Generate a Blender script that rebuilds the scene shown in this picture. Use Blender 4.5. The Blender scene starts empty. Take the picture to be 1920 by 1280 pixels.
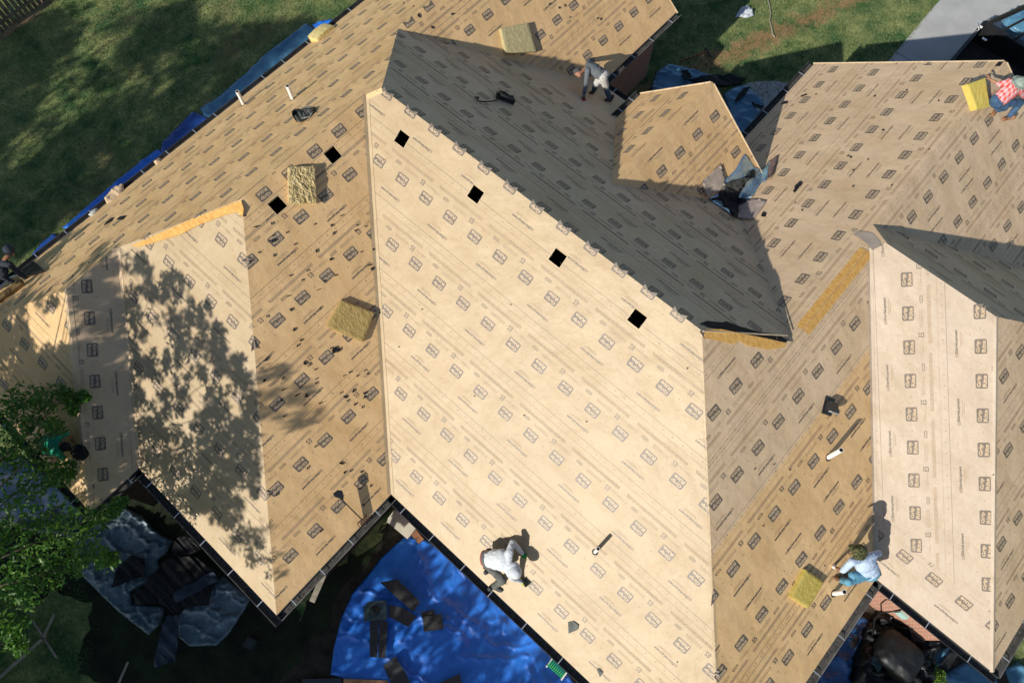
import bpy, bmesh, math, random
import numpy as np
from mathutils import Vector, Matrix
from mathutils.geometry import tessellate_polygon
random.seed(7); RNG = np.random.default_rng(7)
scene = bpy.context.scene
S = 1.2
# ------------------------------------------------------------------ camera
CAM_F, CAM_T, CAM_H, CAM_R = 1380.847, 0.380343, -0.732, -0.004685
CAMP = np.array([14.0849, -0.3625, 15.6])
def _cam_axes():
    t, r, th = CAM_T, CAM_R, CAM_H
    R = np.array([1., 0, 0]); U = np.array([0, math.cos(t), math.sin(t)]); D = np.array([0, math.sin(t), -math.cos(t)])
    R2 = math.cos(r)*R + math.sin(r)*U; U2 = -math.sin(r)*R + math.cos(r)*U
    rot = lambda a: np.array([math.cos(th)*a[0]+math.sin(th)*a[1], -math.sin(th)*a[0]+math.cos(th)*a[1], a[2]])
    return rot(R2), rot(U2), rot(D)
CR, CU, CD = _cam_axes()
cam = bpy.data.objects.new('camera', bpy.data.cameras.new('camera')); scene.collection.objects.link(cam)
cam.matrix_world = Matrix(((CR[0], CU[0], -CD[0], CAMP[0]), (CR[1], CU[1], -CD[1], CAMP[1]), (CR[2], CU[2], -CD[2], CAMP[2]), (0, 0, 0, 1)))
cam.data.sensor_width = 36; cam.data.lens = 36*CAM_F/1920; cam.data.clip_start = 0.1; cam.data.clip_end = 800
scene.camera = cam
# ------------------------------------------------------------------ light
SUN = np.array([0.052, 1.0, -0.603]); SUNN = SUN/np.linalg.norm(SUN)
ELEV = math.atan(0.603)
w = bpy.data.worlds.new('World'); scene.world = w; w.use_nodes = True
nt = w.node_tree; nt.nodes.clear()
sky = nt.nodes.new('ShaderNodeTexSky'); sky.sky_type = 'NISHITA'; sky.sun_disc = False
sky.sun_elevation = ELEV; sky.sun_rotation = math.pi + 0.052; sky.air_density = 1.0; sky.dust_density = 0.6; sky.ozone_density = 1.3
bg = nt.nodes.new('ShaderNodeBackground'); bg.inputs['Strength'].default_value = 0.075
wo = nt.nodes.new('ShaderNodeOutputWorld'); nt.links.new(sky.outputs[0], bg.inputs[0]); nt.links.new(bg.outputs[0], wo.inputs[0])
sl = bpy.data.lights.new('sun', 'SUN'); sl.energy = 4.0; sl.angle = math.radians(0.53); sl.color = (1.0, 0.93, 0.82)
so = bpy.data.objects.new('sun', sl); scene.collection.objects.link(so)
so.rotation_euler = Vector(SUNN).to_track_quat('-Z', 'Y').to_euler(); so.location = (10, -20, 30)
scene.view_settings.view_transform = 'Standard'; scene.view_settings.look = 'None'
scene.view_settings.exposure = 0.35; scene.view_settings.gamma = 1.0
scene.render.engine = 'CYCLES'
try:
    scene.cycles.max_bounces = 6; scene.cycles.transparent_max_bounces = 6
except Exception: pass
# ------------------------------------------------------------------ materials
MATS = {}
def mat(name, col, rough=0.85, var=0.0, scale=4.0, bump=0.0, bscale=30.0, metal=0.0, col2=None, detail=4, spec=0.3, stretch=None, trans=0.0):
    if name in MATS: return MATS[name]
    m = bpy.data.materials.new(name); m.use_nodes = True; t = m.node_tree; N = t.nodes; L = t.links
    p = N['Principled BSDF']; p.inputs['Roughness'].default_value = rough; p.inputs['Metallic'].default_value = metal
    p.inputs['Specular IOR Level'].default_value = spec
    p.inputs['Base Color'].default_value = (*col, 1)
    tc = N.new('ShaderNodeTexCoord'); mp = N.new('ShaderNodeMapping'); L.new(tc.outputs['Object'], mp.inputs[0])
    if stretch: mp.inputs['Scale'].default_value = stretch
    if var or col2:
        n = N.new('ShaderNodeTexNoise'); n.inputs['Scale'].default_value = scale; n.inputs['Detail'].default_value = detail
        n.inputs['Roughness'].default_value = 0.6; L.new(mp.outputs[0], n.inputs[0])
        r = N.new('ShaderNodeValToRGB'); L.new(n.outputs[0], r.inputs[0])
        c1 = col if col2 else tuple(c*(1-var) for c in col); c2 = col2 if col2 else tuple(min(1, c*(1+var)) for c in col)
        r.color_ramp.elements[0].position = .35; r.color_ramp.elements[1].position = .65
        r.color_ramp.elements[0].color = (*c1, 1); r.color_ramp.elements[1].color = (*c2, 1)
        L.new(r.outputs[0], p.inputs['Base Color'])
    if bump:
        n2 = N.new('ShaderNodeTexNoise'); n2.inputs['Scale'].default_value = bscale; n2.inputs['Detail'].default_value = 5
        L.new(mp.outputs[0], n2.inputs[0]); b = N.new('ShaderNodeBump'); b.inputs['Strength'].default_value = bump
        b.inputs['Distance'].default_value = 0.02; L.new(n2.outputs[0], b.inputs['Height']); L.new(b.outputs[0], p.inputs['Normal'])
    if trans:
        tr = N.new('ShaderNodeBsdfTranslucent'); tr.inputs[0].default_value = (*[min(1, c*1.6) for c in col], 1)
        ms = N.new('ShaderNodeMixShader'); ms.inputs[0].default_value = trans
        out = [x for x in N if x.type == 'OUTPUT_MATERIAL'][0]
        L.new(p.outputs[0], ms.inputs[1]); L.new(tr.outputs[0], ms.inputs[2]); L.new(ms.outputs[0], out.inputs[0])
    MATS[name] = m; return m
def paper_mat(name, c1, c2, rough=0.5):
    if name in MATS: return MATS[name]
    m = bpy.data.materials.new(name); m.use_nodes = True; t = m.node_tree; N = t.nodes; L = t.links
    p = N['Principled BSDF']; p.inputs['Roughness'].default_value = rough; p.inputs['Specular IOR Level'].default_value = 0.45
    tc = N.new('ShaderNodeTexCoord')
    def noise(sc, det, st=None):
        n = N.new('ShaderNodeTexNoise'); n.inputs['Scale'].default_value = sc; n.inputs['Detail'].default_value = det
        if st:
            mp = N.new('ShaderNodeMapping'); mp.inputs['Scale'].default_value = st; L.new(tc.outputs['Object'], mp.inputs[0]); L.new(mp.outputs[0], n.inputs[0])
        else: L.new(tc.outputs['Object'], n.inputs[0])
        return n
    n1 = noise(0.9, 5); r = N.new('ShaderNodeValToRGB'); L.new(n1.outputs[0], r.inputs[0])
    r.color_ramp.elements[0].position = .3; r.color_ramp.elements[1].position = .7
    r.color_ramp.elements[0].color = (*c1, 1); r.color_ramp.elements[1].color = (*c2, 1)
    n2 = noise(9, 6); r2 = N.new('ShaderNodeValToRGB'); L.new(n2.outputs[0], r2.inputs[0])
    r2.color_ramp.elements[0].position = .30; r2.color_ramp.elements[0].color = (.93, .92, .90, 1)
    r2.color_ramp.elements[1].position = .52; r2.color_ramp.elements[1].color = (1, 1, 1, 1)
    mx = N.new('ShaderNodeMixRGB'); mx.blend_type = 'MULTIPLY'; mx.inputs[0].default_value = 0.8
    L.new(r.outputs[0], mx.inputs[1]); L.new(r2.outputs[0], mx.inputs[2])
    # scuffs: sparse small dust spots
    v = N.new('ShaderNodeTexVoronoi'); v.inputs['Scale'].default_value = 5.5; L.new(tc.outputs['Object'], v.inputs[0])
    r3 = N.new('ShaderNodeValToRGB'); L.new(v.outputs['Distance'], r3.inputs[0])
    r3.color_ramp.elements[0].position = .05; r3.color_ramp.elements[0].color = (.80, .77, .74, 1)
    r3.color_ramp.elements[1].position = .11; r3.color_ramp.elements[1].color = (1, 1, 1, 1)
    mx2 = N.new('ShaderNodeMixRGB'); mx2.blend_type = 'MULTIPLY'; mx2.inputs[0].default_value = 0.6
    L.new(mx.outputs[0], mx2.inputs[1]); L.new(r3.outputs[0], mx2.inputs[2]); L.new(mx2.outputs[0], p.inputs['Base Color'])
    st = noise(1.0, 7, (1.0, 2.4, 1.0)); r4 = N.new('ShaderNodeValToRGB'); L.new(st.outputs[0], r4.inputs[0]); r4.color_ramp.elements[0].position = .42; r4.color_ramp.elements[0].color = (1, 1, 1, 1); r4.color_ramp.elements[1].position = .72; r4.color_ramp.elements[1].color = (.88, .84, .78, 1)
    mx3 = N.new('ShaderNodeMixRGB'); mx3.blend_type = 'MULTIPLY'; mx3.inputs[0].default_value = 1; L.new(mx2.outputs[0], mx3.inputs[1]); L.new(r4.outputs[0], mx3.inputs[2]); L.new(mx3.outputs[0], p.inputs['Base Color'])
    n3 = noise(2.2, 6); n4 = noise(40, 3)
    ad = N.new('ShaderNodeMath'); ad.operation = 'MULTIPLY_ADD'; ad.inputs[1].default_value = 0.06; L.new(n4.outputs[0], ad.inputs[0]); L.new(n3.outputs[0], ad.inputs[2])
    b = N.new('ShaderNodeBump'); b.inputs['Strength'].default_value = 0.5; b.inputs['Distance'].default_value = 0.06
    L.new(ad.outputs[0], b.inputs['Height']); L.new(b.outputs[0], p.inputs['Normal'])
    MATS[name] = m; return m
PY = paper_mat('paper_yellow', (.67, .452, .225), (.73, .50, .26))
PG = paper_mat('paper_grey', (.61, .455, .29), (.67, .50, .33))
PR = paper_mat('paper_pinkish', (.465, .38, .29), (.51, .42, .325))
PP = paper_mat('paper_pale', (.455, .35, .215), (.50, .385, .24))
INK = mat('ink', (.145, .115, .088), 0.5, var=.2, scale=6, spec=.6)
FAINT = mat('ink_faint', (.37, .27, .175), 0.55, var=.15, scale=3, spec=.4)
LETTER = mat('ink_letter', (.52, .39, .25), 0.5, var=.08, scale=3, spec=.45)
OSB = mat('osb', (.52, .27, .07), 0.75, scale=9, col2=(.68, .42, .13), bump=.2, bscale=40, stretch=(1, 2.5, 1))
GUT = mat('gutter_metal', (.045, .047, .05), 0.4, var=.4, scale=3, spec=.5)
GUTIN = mat('gutter_debris', (.03, .03, .03), 0.9, scale=22, col2=(.10, .095, .085), bump=.6, bscale=50)
STRAP = mat('strap_metal', (.62, .66, .70), 0.35, metal=.6)
WOOD = mat('fascia_wood', (.62, .50, .34), 0.7, var=.15, scale=8)
FELT = mat('black_felt', (.012, .013, .015), 0.75, var=.5, scale=6, bump=.4, bscale=20)
SHIN = mat('shingle', (.035, .038, .04), 0.95, scale=50, col2=(.085, .088, .085), bump=.5, bscale=90)
PVC = mat('pvc', (.82, .81, .78), 0.4, var=.05)
DARK = mat('attic_dark', (.012, .011, .01), 0.95)
# ------------------------------------------------------------------ helpers
def tag(o, label=None, cat=None, group=None, kind=None):
    if label: o['label'] = label
    if cat: o['category'] = cat
    if group: o['group'] = group
    if kind: o['kind'] = kind
    return o
def empty(name, loc=(0, 0, 0), label=None, cat=None, group=None):
    o = bpy.data.objects.new(name, None); scene.collection.objects.link(o); o.location = Vector(loc); o.empty_display_size = .2
    return tag(o, label, cat, group)
def link_mesh(name, verts, faces, mats, parent=None, mi=None, smooth=False):
    me = bpy.data.meshes.new(name)
    verts = np.asarray(verts, float)
    if parent is not None:
        verts = verts - np.array(parent_origin(parent))
    me.from_pydata([tuple(v) for v in verts], [], [tuple(int(i) for i in f) for f in faces])
    for m in (mats if isinstance(mats, (list, tuple)) else [mats]): me.materials.append(m)
    if mi is not None: me.polygons.foreach_set('material_index', np.asarray(mi, dtype=np.int32))
    if smooth: me.polygons.foreach_set('use_smooth', np.ones(len(me.polygons), dtype=bool))
    me.update()
    o = bpy.data.objects.new(name, me); scene.collection.objects.link(o)
    if parent is not None: o.parent = parent
    return o
def parent_origin(p):
    x = np.zeros(3)
    while p is not None:
        x = x + np.array(p.location); p = p.parent
    return x
class MB:
    def __init__(s): s.v = []; s.f = []; s.m = []
    def add(s, vs, fs, m=0):
        k = len(s.v); s.v += [tuple(map(float, v)) for v in vs]; s.f += [tuple(i+k for i in f) for f in fs]; s.m += [m]*len(fs)
    def box(s, c, ax, ay, az, m=0):   # centre and half-axis vectors
        c, ax, ay, az = map(lambda a: np.array(a, float), (c, ax, ay, az))
        vs = [c+i*ax+j*ay+k*az for i in (-1, 1) for j in (-1, 1) for k in (-1, 1)]
        s.add(vs, [(0, 1, 3, 2), (4, 6, 7, 5), (0, 4, 5, 1), (2, 3, 7, 6), (0, 2, 6, 4), (1, 5, 7, 3)], m)
    def beam(s, p0, p1, w, h, up=(0, 0, 1), m=0, drop=0.0):
        p0 = np.array(p0, float); p1 = np.array(p1, float); d = p1-p0; L = np.linalg.norm(d); d = d/L
        side = np.cross(d, up); side /= np.linalg.norm(side); u2 = np.cross(side, d)
        s.box((p0+p1)/2-u2*drop, d*L/2, side*w/2, u2*h/2, m)
    def tube(s, pts, rad, n=8, m=0, cap=True):
        pts = [np.array(p, float) for p in pts]; k = len(s.v); rr = rad if isinstance(rad, (list, tuple)) else [rad]*len(pts)
        prev = None
        for i, p in enumerate(pts):
            d = pts[min(i+1, len(pts)-1)]-pts[max(i-1, 0)]; d /= max(1e-9, np.linalg.norm(d))
            a = np.cross(d, (0, 0, 1)) if prev is None else prev-d*np.dot(prev, d)
            if np.linalg.norm(a) < 1e-4: a = np.cross(d, (0, 1, 0.1))
            a /= np.linalg.norm(a); prev = a; b = np.cross(d, a)
            for j in range(n):
                t = 2*math.pi*j/n; s.v.append(tuple(p+rr[i]*(math.cos(t)*a+math.sin(t)*b)))
        for i in range(len(pts)-1):
            for j in range(n):
                s.f.append((k+i*n+j, k+i*n+(j+1) % n, k+(i+1)*n+(j+1) % n, k+(i+1)*n+j)); s.m.append(m)
        if cap:
            s.f.append(tuple(k+j for j in range(n))[::-1]); s.m.append(m)
            s.f.append(tuple(k+(len(pts)-1)*n+j for j in range(n))); s.m.append(m)
    def build(s, name, mats, parent=None, smooth=False): return link_mesh(name, s.v, s.f, mats, parent, s.m, smooth)
def pip(poly, pts):
    poly = np.asarray(poly, float); pts = np.asarray(pts, float); x, y = pts[:, 0], pts[:, 1]; ins = np.zeros(len(pts), bool); n = len(poly); j = n-1
    for i in range(n):
        xi, yi = poly[i]; xj, yj = poly[j]
        if yi != yj:
            c = ((yi > y) != (yj > y)) & (x < (xj-xi)*(y-yi)/(yj-yi)+xi); ins ^= c
        j = i
    return ins
# ------------------------------------------------------------------ roof planes  z = a x + b y + c
PL = {'F6': (0.71486, 0, 0), 'F1': (0, 0.70724, 0), 'F7': (0, -0.65746, 7.44699), 'F3': (-0.69295, 0, 13.05097), 'F13': (-0.70718, 0, 12.94822),
      'F2': (-0.71537, 0, 7.37636), 'F8': (-0.72699, 0, 4.92995), 'F9': (0, 0.71539, 2.29104), 'F10': (-0.71524, 0, 4.21407),
      'F11': (0, 0.71524, 3.18309), 'F12': (0.74455, 0, -7.92742), 'F4': (0, 0.70245, -3.73275), 'F15': (0, -0.70989, 9.96124),
      'F5': (-0.71302, 0, 15.28185), 'F14a': (1.00084, 0, -7.33488), 'F14b': (-0.8392, 0, 10.64506)}
V14, V12, V8, Z14 = 11.1867, 15.6671, 14.6659, 0.7736
GZ = -2.76
def row(n):
    if n in PL: a, b, c = PL[n]; return (-a, -b, 1), c
    if n == 'Z': return (0, 0, 1), 0
    if n == 'Z14': return (0, 0, 1), Z14
    return {'V14': ((0, 1, 0), V14), 'V12': ((0, 1, 0), V12), 'V8': ((0, 1, 0), V8)}[n] if isinstance(n, str) else ((1, 0, 0), n[1]) if n[0] == 'x' else ((0, 1, 0), n[1])
def I(*ns):
    A = [row(n)[0] for n in ns]; b = [row(n)[1] for n in ns]; return np.linalg.solve(np.array(A, float), np.array(b, float))
FACES = {
 'F6': [I('F6','F11','Z'), I('F6','F11','F10'), I('F6','F10','F9'), I('F6','F9','F2'), I('F6','F2','F1'), I('F6','F1','F7'), I('F6','F7','F8'), I('F6','F8','V8'), I('F6','Z','V8')],
 'F8': [I('F6','F7','F8'), I('F7','F8','Z'), I('F8','Z','V8'), I('F6','F8','V8')],
 'F7': [I('F6','F1','F7'), I('F6','F7','F8'), I('F7','F8','Z'), I('F7','Z',('x',8.34)), I('F7','F14a',('x',8.34)), I('F7','F14a','F14b'), I('F7','F14b','F12'), I('F7','F12','F3'), I('F1','F7','F3')],
 'F12': [I('F7','F12','F14b'), I('F12','F14b','V14'), I('F12','Z','V14'), I('F12','Z','V12'), I('F12','F13','V12'), I('F15','F12','F13'), I('F4','F15','F12'), I('F4','F12','F3'), I('F7','F12','F3')],
 'F13': [I('F15','F12','F13'), I('F12','F13','V12'), I('F13','Z','V12'), I('F13','F15','Z')],
 'F15': [I('F4','F15','F12'), I('F15','F12','F13'), I('F13','F15','Z'), I('F15','F5','Z'), I('F4','F15','F5')],
 'F4': [I('F4','F12','F3'), I('F4','F15','F12'), I('F4','F15','F5'), I('F4','F5','Z'), I('F4','F3','Z')],
 'F5': [I('F4','F15','F5'), I('F15','F5','Z'), I('F4','F5','Z')],
 'F3': [I('F1','F7','F3'), I('F7','F12','F3'), I('F4','F12','F3'), I('F4','F3','Z'), I('F3','F1','Z')],
 'F1': [I('F6','F1','F2'), I('F6','F1','F7'), I('F1','F7','F3'), I('F1','F3','Z'), I('F1','F2','Z')],
 'F2': [I('F2','F9','F6'), I('F6','F1','F2'), I('F1','F2','Z'), I('F2','F9','Z')],
 'F9': [I('F2','F9','F6'), I('F2','F9','Z'), I('F9','F10','Z'), I('F9','F10','F6')],
 'F10': [I('F9','F10','F6'), I('F9','F10','Z'), I('F10','F11','Z'), I('F10','F11','F6')],
 'F11': [I('F10','F11','F6'), I('F10','F11','Z'), I('F11','F6','Z')],
 'F14a': [I('F7','F14a','F14b'), I('F14a','F14b','V14'), I('F14a','Z14','V14'), I('F7','F14a','Z14')],
 'F14b': [I('F7','F14a','F14b'), I('F7','F14b','F12'), I('F12','F14b','V14'), I('F14a','F14b','V14')],
}
def zon(pl, x, y):
    if pl == 'G': return GZ
    if isinstance(pl, (int, float)): return pl
    a, b, c = PL[pl]; return a*x+b*y+c
def ray(px, py):
    return CR*((px-960)/CAM_F)+CU*((640-py)/CAM_F)+CD
def on(px, py, pl='G', h=0.0):
    """point on the named surface (raised h metres) seen at that place of the photo"""
    d = ray(px, py); a, b, c = (0, 0, GZ) if pl == 'G' else (0, 0, pl) if isinstance(pl, (int, float)) else PL[pl]
    c += h; s = (a*CAMP[0]+b*CAMP[1]+c-CAMP[2])/(d[2]-a*d[0]-b*d[1]); return CAMP+s*d
def hit(px, py, h=0.0, pref=None):
    best = None
    for k, poly in FACES.items():
        p = on(px, py, k, h)
        if pip([q[:2] for q in poly], [p[:2]])[0]:
            if best is None or p[2] > best[0][2]: best = (p, k)
    if best is None: return on(px, py, 'G', h), 'G'
    return best
def nrm(pl):
    if pl == 'G': return np.array([0, 0, 1.])
    a, b, c = PL[pl]; n = np.array([-a, -b, 1.]); return n/np.linalg.norm(n)
# ------------------------------------------------------------------ printed stamp of the underlayment (one repeat of the roll print)
def text_tris(body, w, h, bold=0.0):
    cu = bpy.data.curves.new('t', 'FONT'); cu.body = body; cu.size = 1; cu.offset = bold; cu.resolution_u = 2
    o = bpy.data.objects.new('t', cu); scene.collection.objects.link(o); bpy.context.view_layer.update()
    me = bpy.data.meshes.new_from_object(o.evaluated_get(bpy.context.evaluated_depsgraph_get())); me.calc_loop_triangles()
    v = np.array([x.co[:2] for x in me.vertices]); t = np.array([l.vertices[:] for l in me.loop_triangles])
    bpy.data.objects.remove(o); bpy.data.meshes.remove(me); bpy.data.curves.remove(cu)
    lo, hi = v.min(0), v.max(0); v = (v-(lo+hi)/2)/(hi-lo)*np.array([w, h]); return v[t]     # (n,3,2)
def rect_tris(x0, y0, x1, y1, step=0.1):
    nx = max(1, int(math.ceil((x1-x0)/step))); ny = max(1, int(math.ceil((y1-y0)/step))); o = []
    for i in range(nx):
        for j in range(ny):
            a, b = x0+(x1-x0)*i/nx, x0+(x1-x0)*(i+1)/nx; c, d = y0+(y1-y0)*j/ny, y0+(y1-y0)*(j+1)/ny
            o += [[(a, c), (b, c), (b, d)], [(a, c), (b, d), (a, d)]]
    return np.array(o)
def rrect(w, h, r, n=5):
    o = [];
    for cx, cy, a0 in ((w/2-r, h/2-r, 0), (-w/2+r, h/2-r, 90), (-w/2+r, -h/2+r, 180), (w/2-r, -h/2+r, 270)):
        for k in range(n+1): a = math.radians(a0+90*k/n); o.append((cx+r*math.cos(a), cy+r*math.sin(a)))
    return o
def fan(pts): return np.array([[(0, 0), pts[i], pts[(i+1) % len(pts)]] for i in range(len(pts))])
def ring(po, pi_):
    o = []; n = len(po)
    for i in range(n): j = (i+1) % n; o += [[po[i], po[j], pi_[j]], [po[i], pi_[j], pi_[i]]]
    return np.array(o)
def build_stamp():
    T = []   # (tris, layer, height)
    def put(t, x, y, m, z): T.append((t+np.array([x, y]), m, z))
    grip = text_tris('Grip', .225, .082, .035); rite = text_tris('Rite', .225, .070, .035)
    sh = text_tris('ShingleLayment', .45, .066, .035); es = text_tris('ES', .095, .10, 0.01); icon = text_tris('E3', .05, .035, .01)
    bgr = fan(rrect(.280, .200, .030))
    for x in (0, .655):
        put(bgr, x, 0, 0, .0022); put(grip, x, .040, 2, .0034); put(rite, x, -.048, 2, .0034)
    put(es, .235, -.215, 0, .0022); put(rect_tris(-.15, -.0035, .15, .0035), .05, -.235, 1, .0022)
    put(ring(rrect(.145, .052, .024), rrect(.125, .032, .015)), .915, -.232, 0, .0022); put(text_tris('REG', .09, .014, .01), .915, -.232, 1, .0022)
    for k, (a, b) in enumerate(((.38, .74), (1.09, 1.31), (.42, .70))):
        for j in range(3 if k < 2 else 0):
            n = 7
            for q in range(n):   # word-like fine print
                xa = a+(b-a)*q/n+random.uniform(0, .008); xb = a+(b-a)*(q+1)/n-random.uniform(.006, .02)
                put(rect_tris(xa, -.0045, xb, .0045), 0, -.2-.022*j, 1, .0022)
    for j in range(4):
        xa = 0.0
        while xa < 1.10:
            xb = xa+random.uniform(.03, .09); put(rect_tris(xa, -.0048, xb, .0048), .06, -.335-.0155*j, 1, .0022); xa = xb+.012
    put(sh, .76, .39, 0, .0022); put(ring(rrect(.062, .044, .006), rrect(.052, .034, .004)), .50, .39, 0, .0022); put(icon, .50, .39, 1, .0022)
    put(rect_tris(-.15, -.005, .15, .005), .80, .325, 1, .0022); put(rect_tris(-.11, -.005, .11, .005), .80, .298, 1, .0022)
    put(rect_tris(0, -.0028, 1.31, .0028), 0, -.495, 3, .0022); put(rect_tris(0, -.0030, 1.31, .0030), 0, -.633, 0, .0024)
    for k in range(6): put(fan(rrect(.026, .026, .012, 2)), .11+.218*k, -.572, 1, .0022)
    for x in (.33, .98): put(fan(rrect(.024, .024, .011, 2)), x, 0.0, 1, .0022); put(fan(rrect(.022, .022, .01, 2)), x-.1, .17, 1, .0022)
    tr = np.concatenate([t for t, m, z in T]); m = np.concatenate([np.full(len(t), mm) for t, mm, z in T]); z = np.concatenate([np.full(len(t), zz) for t, mm, z_ in T for zz in [z_]])
    return tr, m, z
STAMP = build_stamp()
def print_course(poly3, pl, origin, xdir, ydir, L0, L1, holes=(), lift=0.0):
    """lay the print along a roll; origin = centre of a logo, xdir = reading direction, ydir = letters' up"""
    tr, m, z = STAMP; n = nrm(pl); V = []; M = []
    P2 = [p[:2] for p in poly3]; k0, k1 = math.floor(L0/1.31), math.ceil(L1/1.31)
    for k in range(k0, k1+1):
        q = origin + (tr[..., 0:1]+1.31*k)*xdir + tr[..., 1:2]*ydir + (z[:, None, None]+lift)*n
        c = q.mean(1); ins = pip(P2, c[:, :2])
        for h in holes: ins &= ~pip(h, c[:, :2])
        if ins.any(): V.append(q[ins]); M.append(m[ins])
    if not V: return np.zeros((0, 3, 3)), np.zeros(0, int)
    return np.concatenate(V), np.concatenate(M)
def slope_frame(pl):
    a, b, c = PL[pl]
    if abs(a) > 1e-6:   # slopes along x; eave runs along y
        t = np.array([0, 1., 0]); up = np.array([math.copysign(1, a), 0, abs(a)])
    else: t = np.array([1., 0, 0]); up = np.array([0, math.copysign(1, b), abs(b)])
    return t, up/np.linalg.norm(up)
def slope_point(pl, t, s):   # t along the eave, s = (x or y) * slope length
    a, b, c = PL[pl]; k = math.hypot(1, a+b)
    if abs(a) > 1e-6: x, y = s/k, t
    else: x, y = t, s/k
    return np.array([x, y, zon(pl, x, y)])
# rows: (s, flip, t of one logo)   flip 'i' = letters' tops point down the slope, 'R' = up the slope
ROWS = {
 'F1': [(6.67,'i',8.85), (5.48,'i',10.09), (4.29,'i',9.33), (3.10,'i',8.68), (1.91,'i',9.27), (0.72,'i',9.9)],
 'F2': [(6.53,'i',4.29), (7.29,'i',2.56), (8.45,'i',2.15), (9.63,'i',1.02), (10.83,'i',1.16), (12.02,'i',.41)],
 'F3': [(16.2,'R',6.2), (17.39,'R',6.0), (18.60,'i',8.24), (19.82,'i',7.69), (21.0,'R',6.24), (22.15,'i',4.12)],
 'F8': [(4.25,'R',7.94), (5.25,'i',9.10), (6.43,'R',10.66), (7.6,'i',12.14)],
 'F9': [(1.46,'i',5.16), (.30,'i',4.28), (-.88,'i',3.87), (-2.07,'i',4.1), (-3.26,'i',4.1)],
 'F11': [(-3.65,'i',1.84), (-2.46,'i',2.1), (-4.84,'i',2.4)],
 'F6': [(.91,'R',3.30), (2.01,'R',4.12), (3.15,'R',3.85), (4.3,'R',4.2), (5.45,'R',3.9), (6.6,'R',4)],
 'F7': [(6.65,'i',5.0), (7.79,'i',4.72), (8.91,'i',4.30), (10.03,'i',4.74), (11.11,'i',5.93)],
 'F12': [(11.65,'R',14.5), (12.8,'R',15.0), (13.96,'R',15.39), (15.12,'R',15.26), (16.29,'R',15.03), (17.45,'i',14.91)],
 'F13': [(18.24,'i',13.73), (19.26,'R',14.80), (20.45,'i',14.1), (21.6,'i',14.1)],
 'F14b': [(13.38,'R',10.79), (14.39,'i',10.82)],
 'F14a': [(13.21,'R',10.80), (12.25,'R',10.86)],
 'F5': [(22.06,'i',9.82), (23.26,'i',8.37), (24.54,'i',7.74), (25.65,'i',6.55)],
 'F15': [(13.0,'i',14.97), (14.3,'i',15.96), (11.8,'i',15.2), (15.5,'i',15.2)],
 'F4': [], 'F10': [],
}
def hole_rect(pl, px, py, s=.27):
    p = on(px, py, pl); t, up = slope_frame(pl); a = p-t*s/2-up*s/2
    return [a, a+t*s, a+t*s+up*s, a+up*s]
HOLES = {'F1': [hole_rect('F1', *c) for c in ((754,260), (892,364), (1046,483), (1195,597))], 'F2': [hole_rect('F2', *c) for c in ((520,384), (624,290))]}
house = empty('house', (8, 5, GZ), 'large brick house with its complex hip roof stripped and covered in printed tan underlayment', 'house')
LAB = {'F1': 'broad bright slope in full sun with four square vent cutouts near its ridge', 'F2': 'tan slope littered with black shingle bits, two square cutouts near the ridge',
 'F3': 'tan slope with two-tone paper and two white pipes', 'F4': 'pale slope with vertically laid paper', 'F7': 'slope wholly in shadow behind the main ridge', 'F9': 'slope mottled with tree shadow',
 'F6': 'long foreshortened slope above the back lawn', 'F12': 'slope with many small logos and black scraps', 'F8': 'slope with a foam pad at the top of the picture'}
def extrude_face(poly, holes, thick=0.04):
    loops = [[Vector(p) for p in poly]]+[[Vector(p) for p in h] for h in holes]
    tri = tessellate_polygon(loops); flat = [p for l in loops for p in l]; n = len(flat)
    V = [tuple(p) for p in flat]+[(p[0], p[1], p[2]-thick) for p in flat]; F = []
    for a, b, c in tri:
        nn = (flat[b]-flat[a]).cross(flat[c]-flat[a])
        if nn.z < 0: a, b, c = a, c, b
        F.append((a, b, c)); F.append((a+n, c+n, b+n))
    k = 0
    for l in loops:
        m = len(l)
        for i in range(m): j = (i+1) % m; F.append((k+i, k+i+n, k+j+n, k+j))
        k += m
    return V, F
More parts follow.
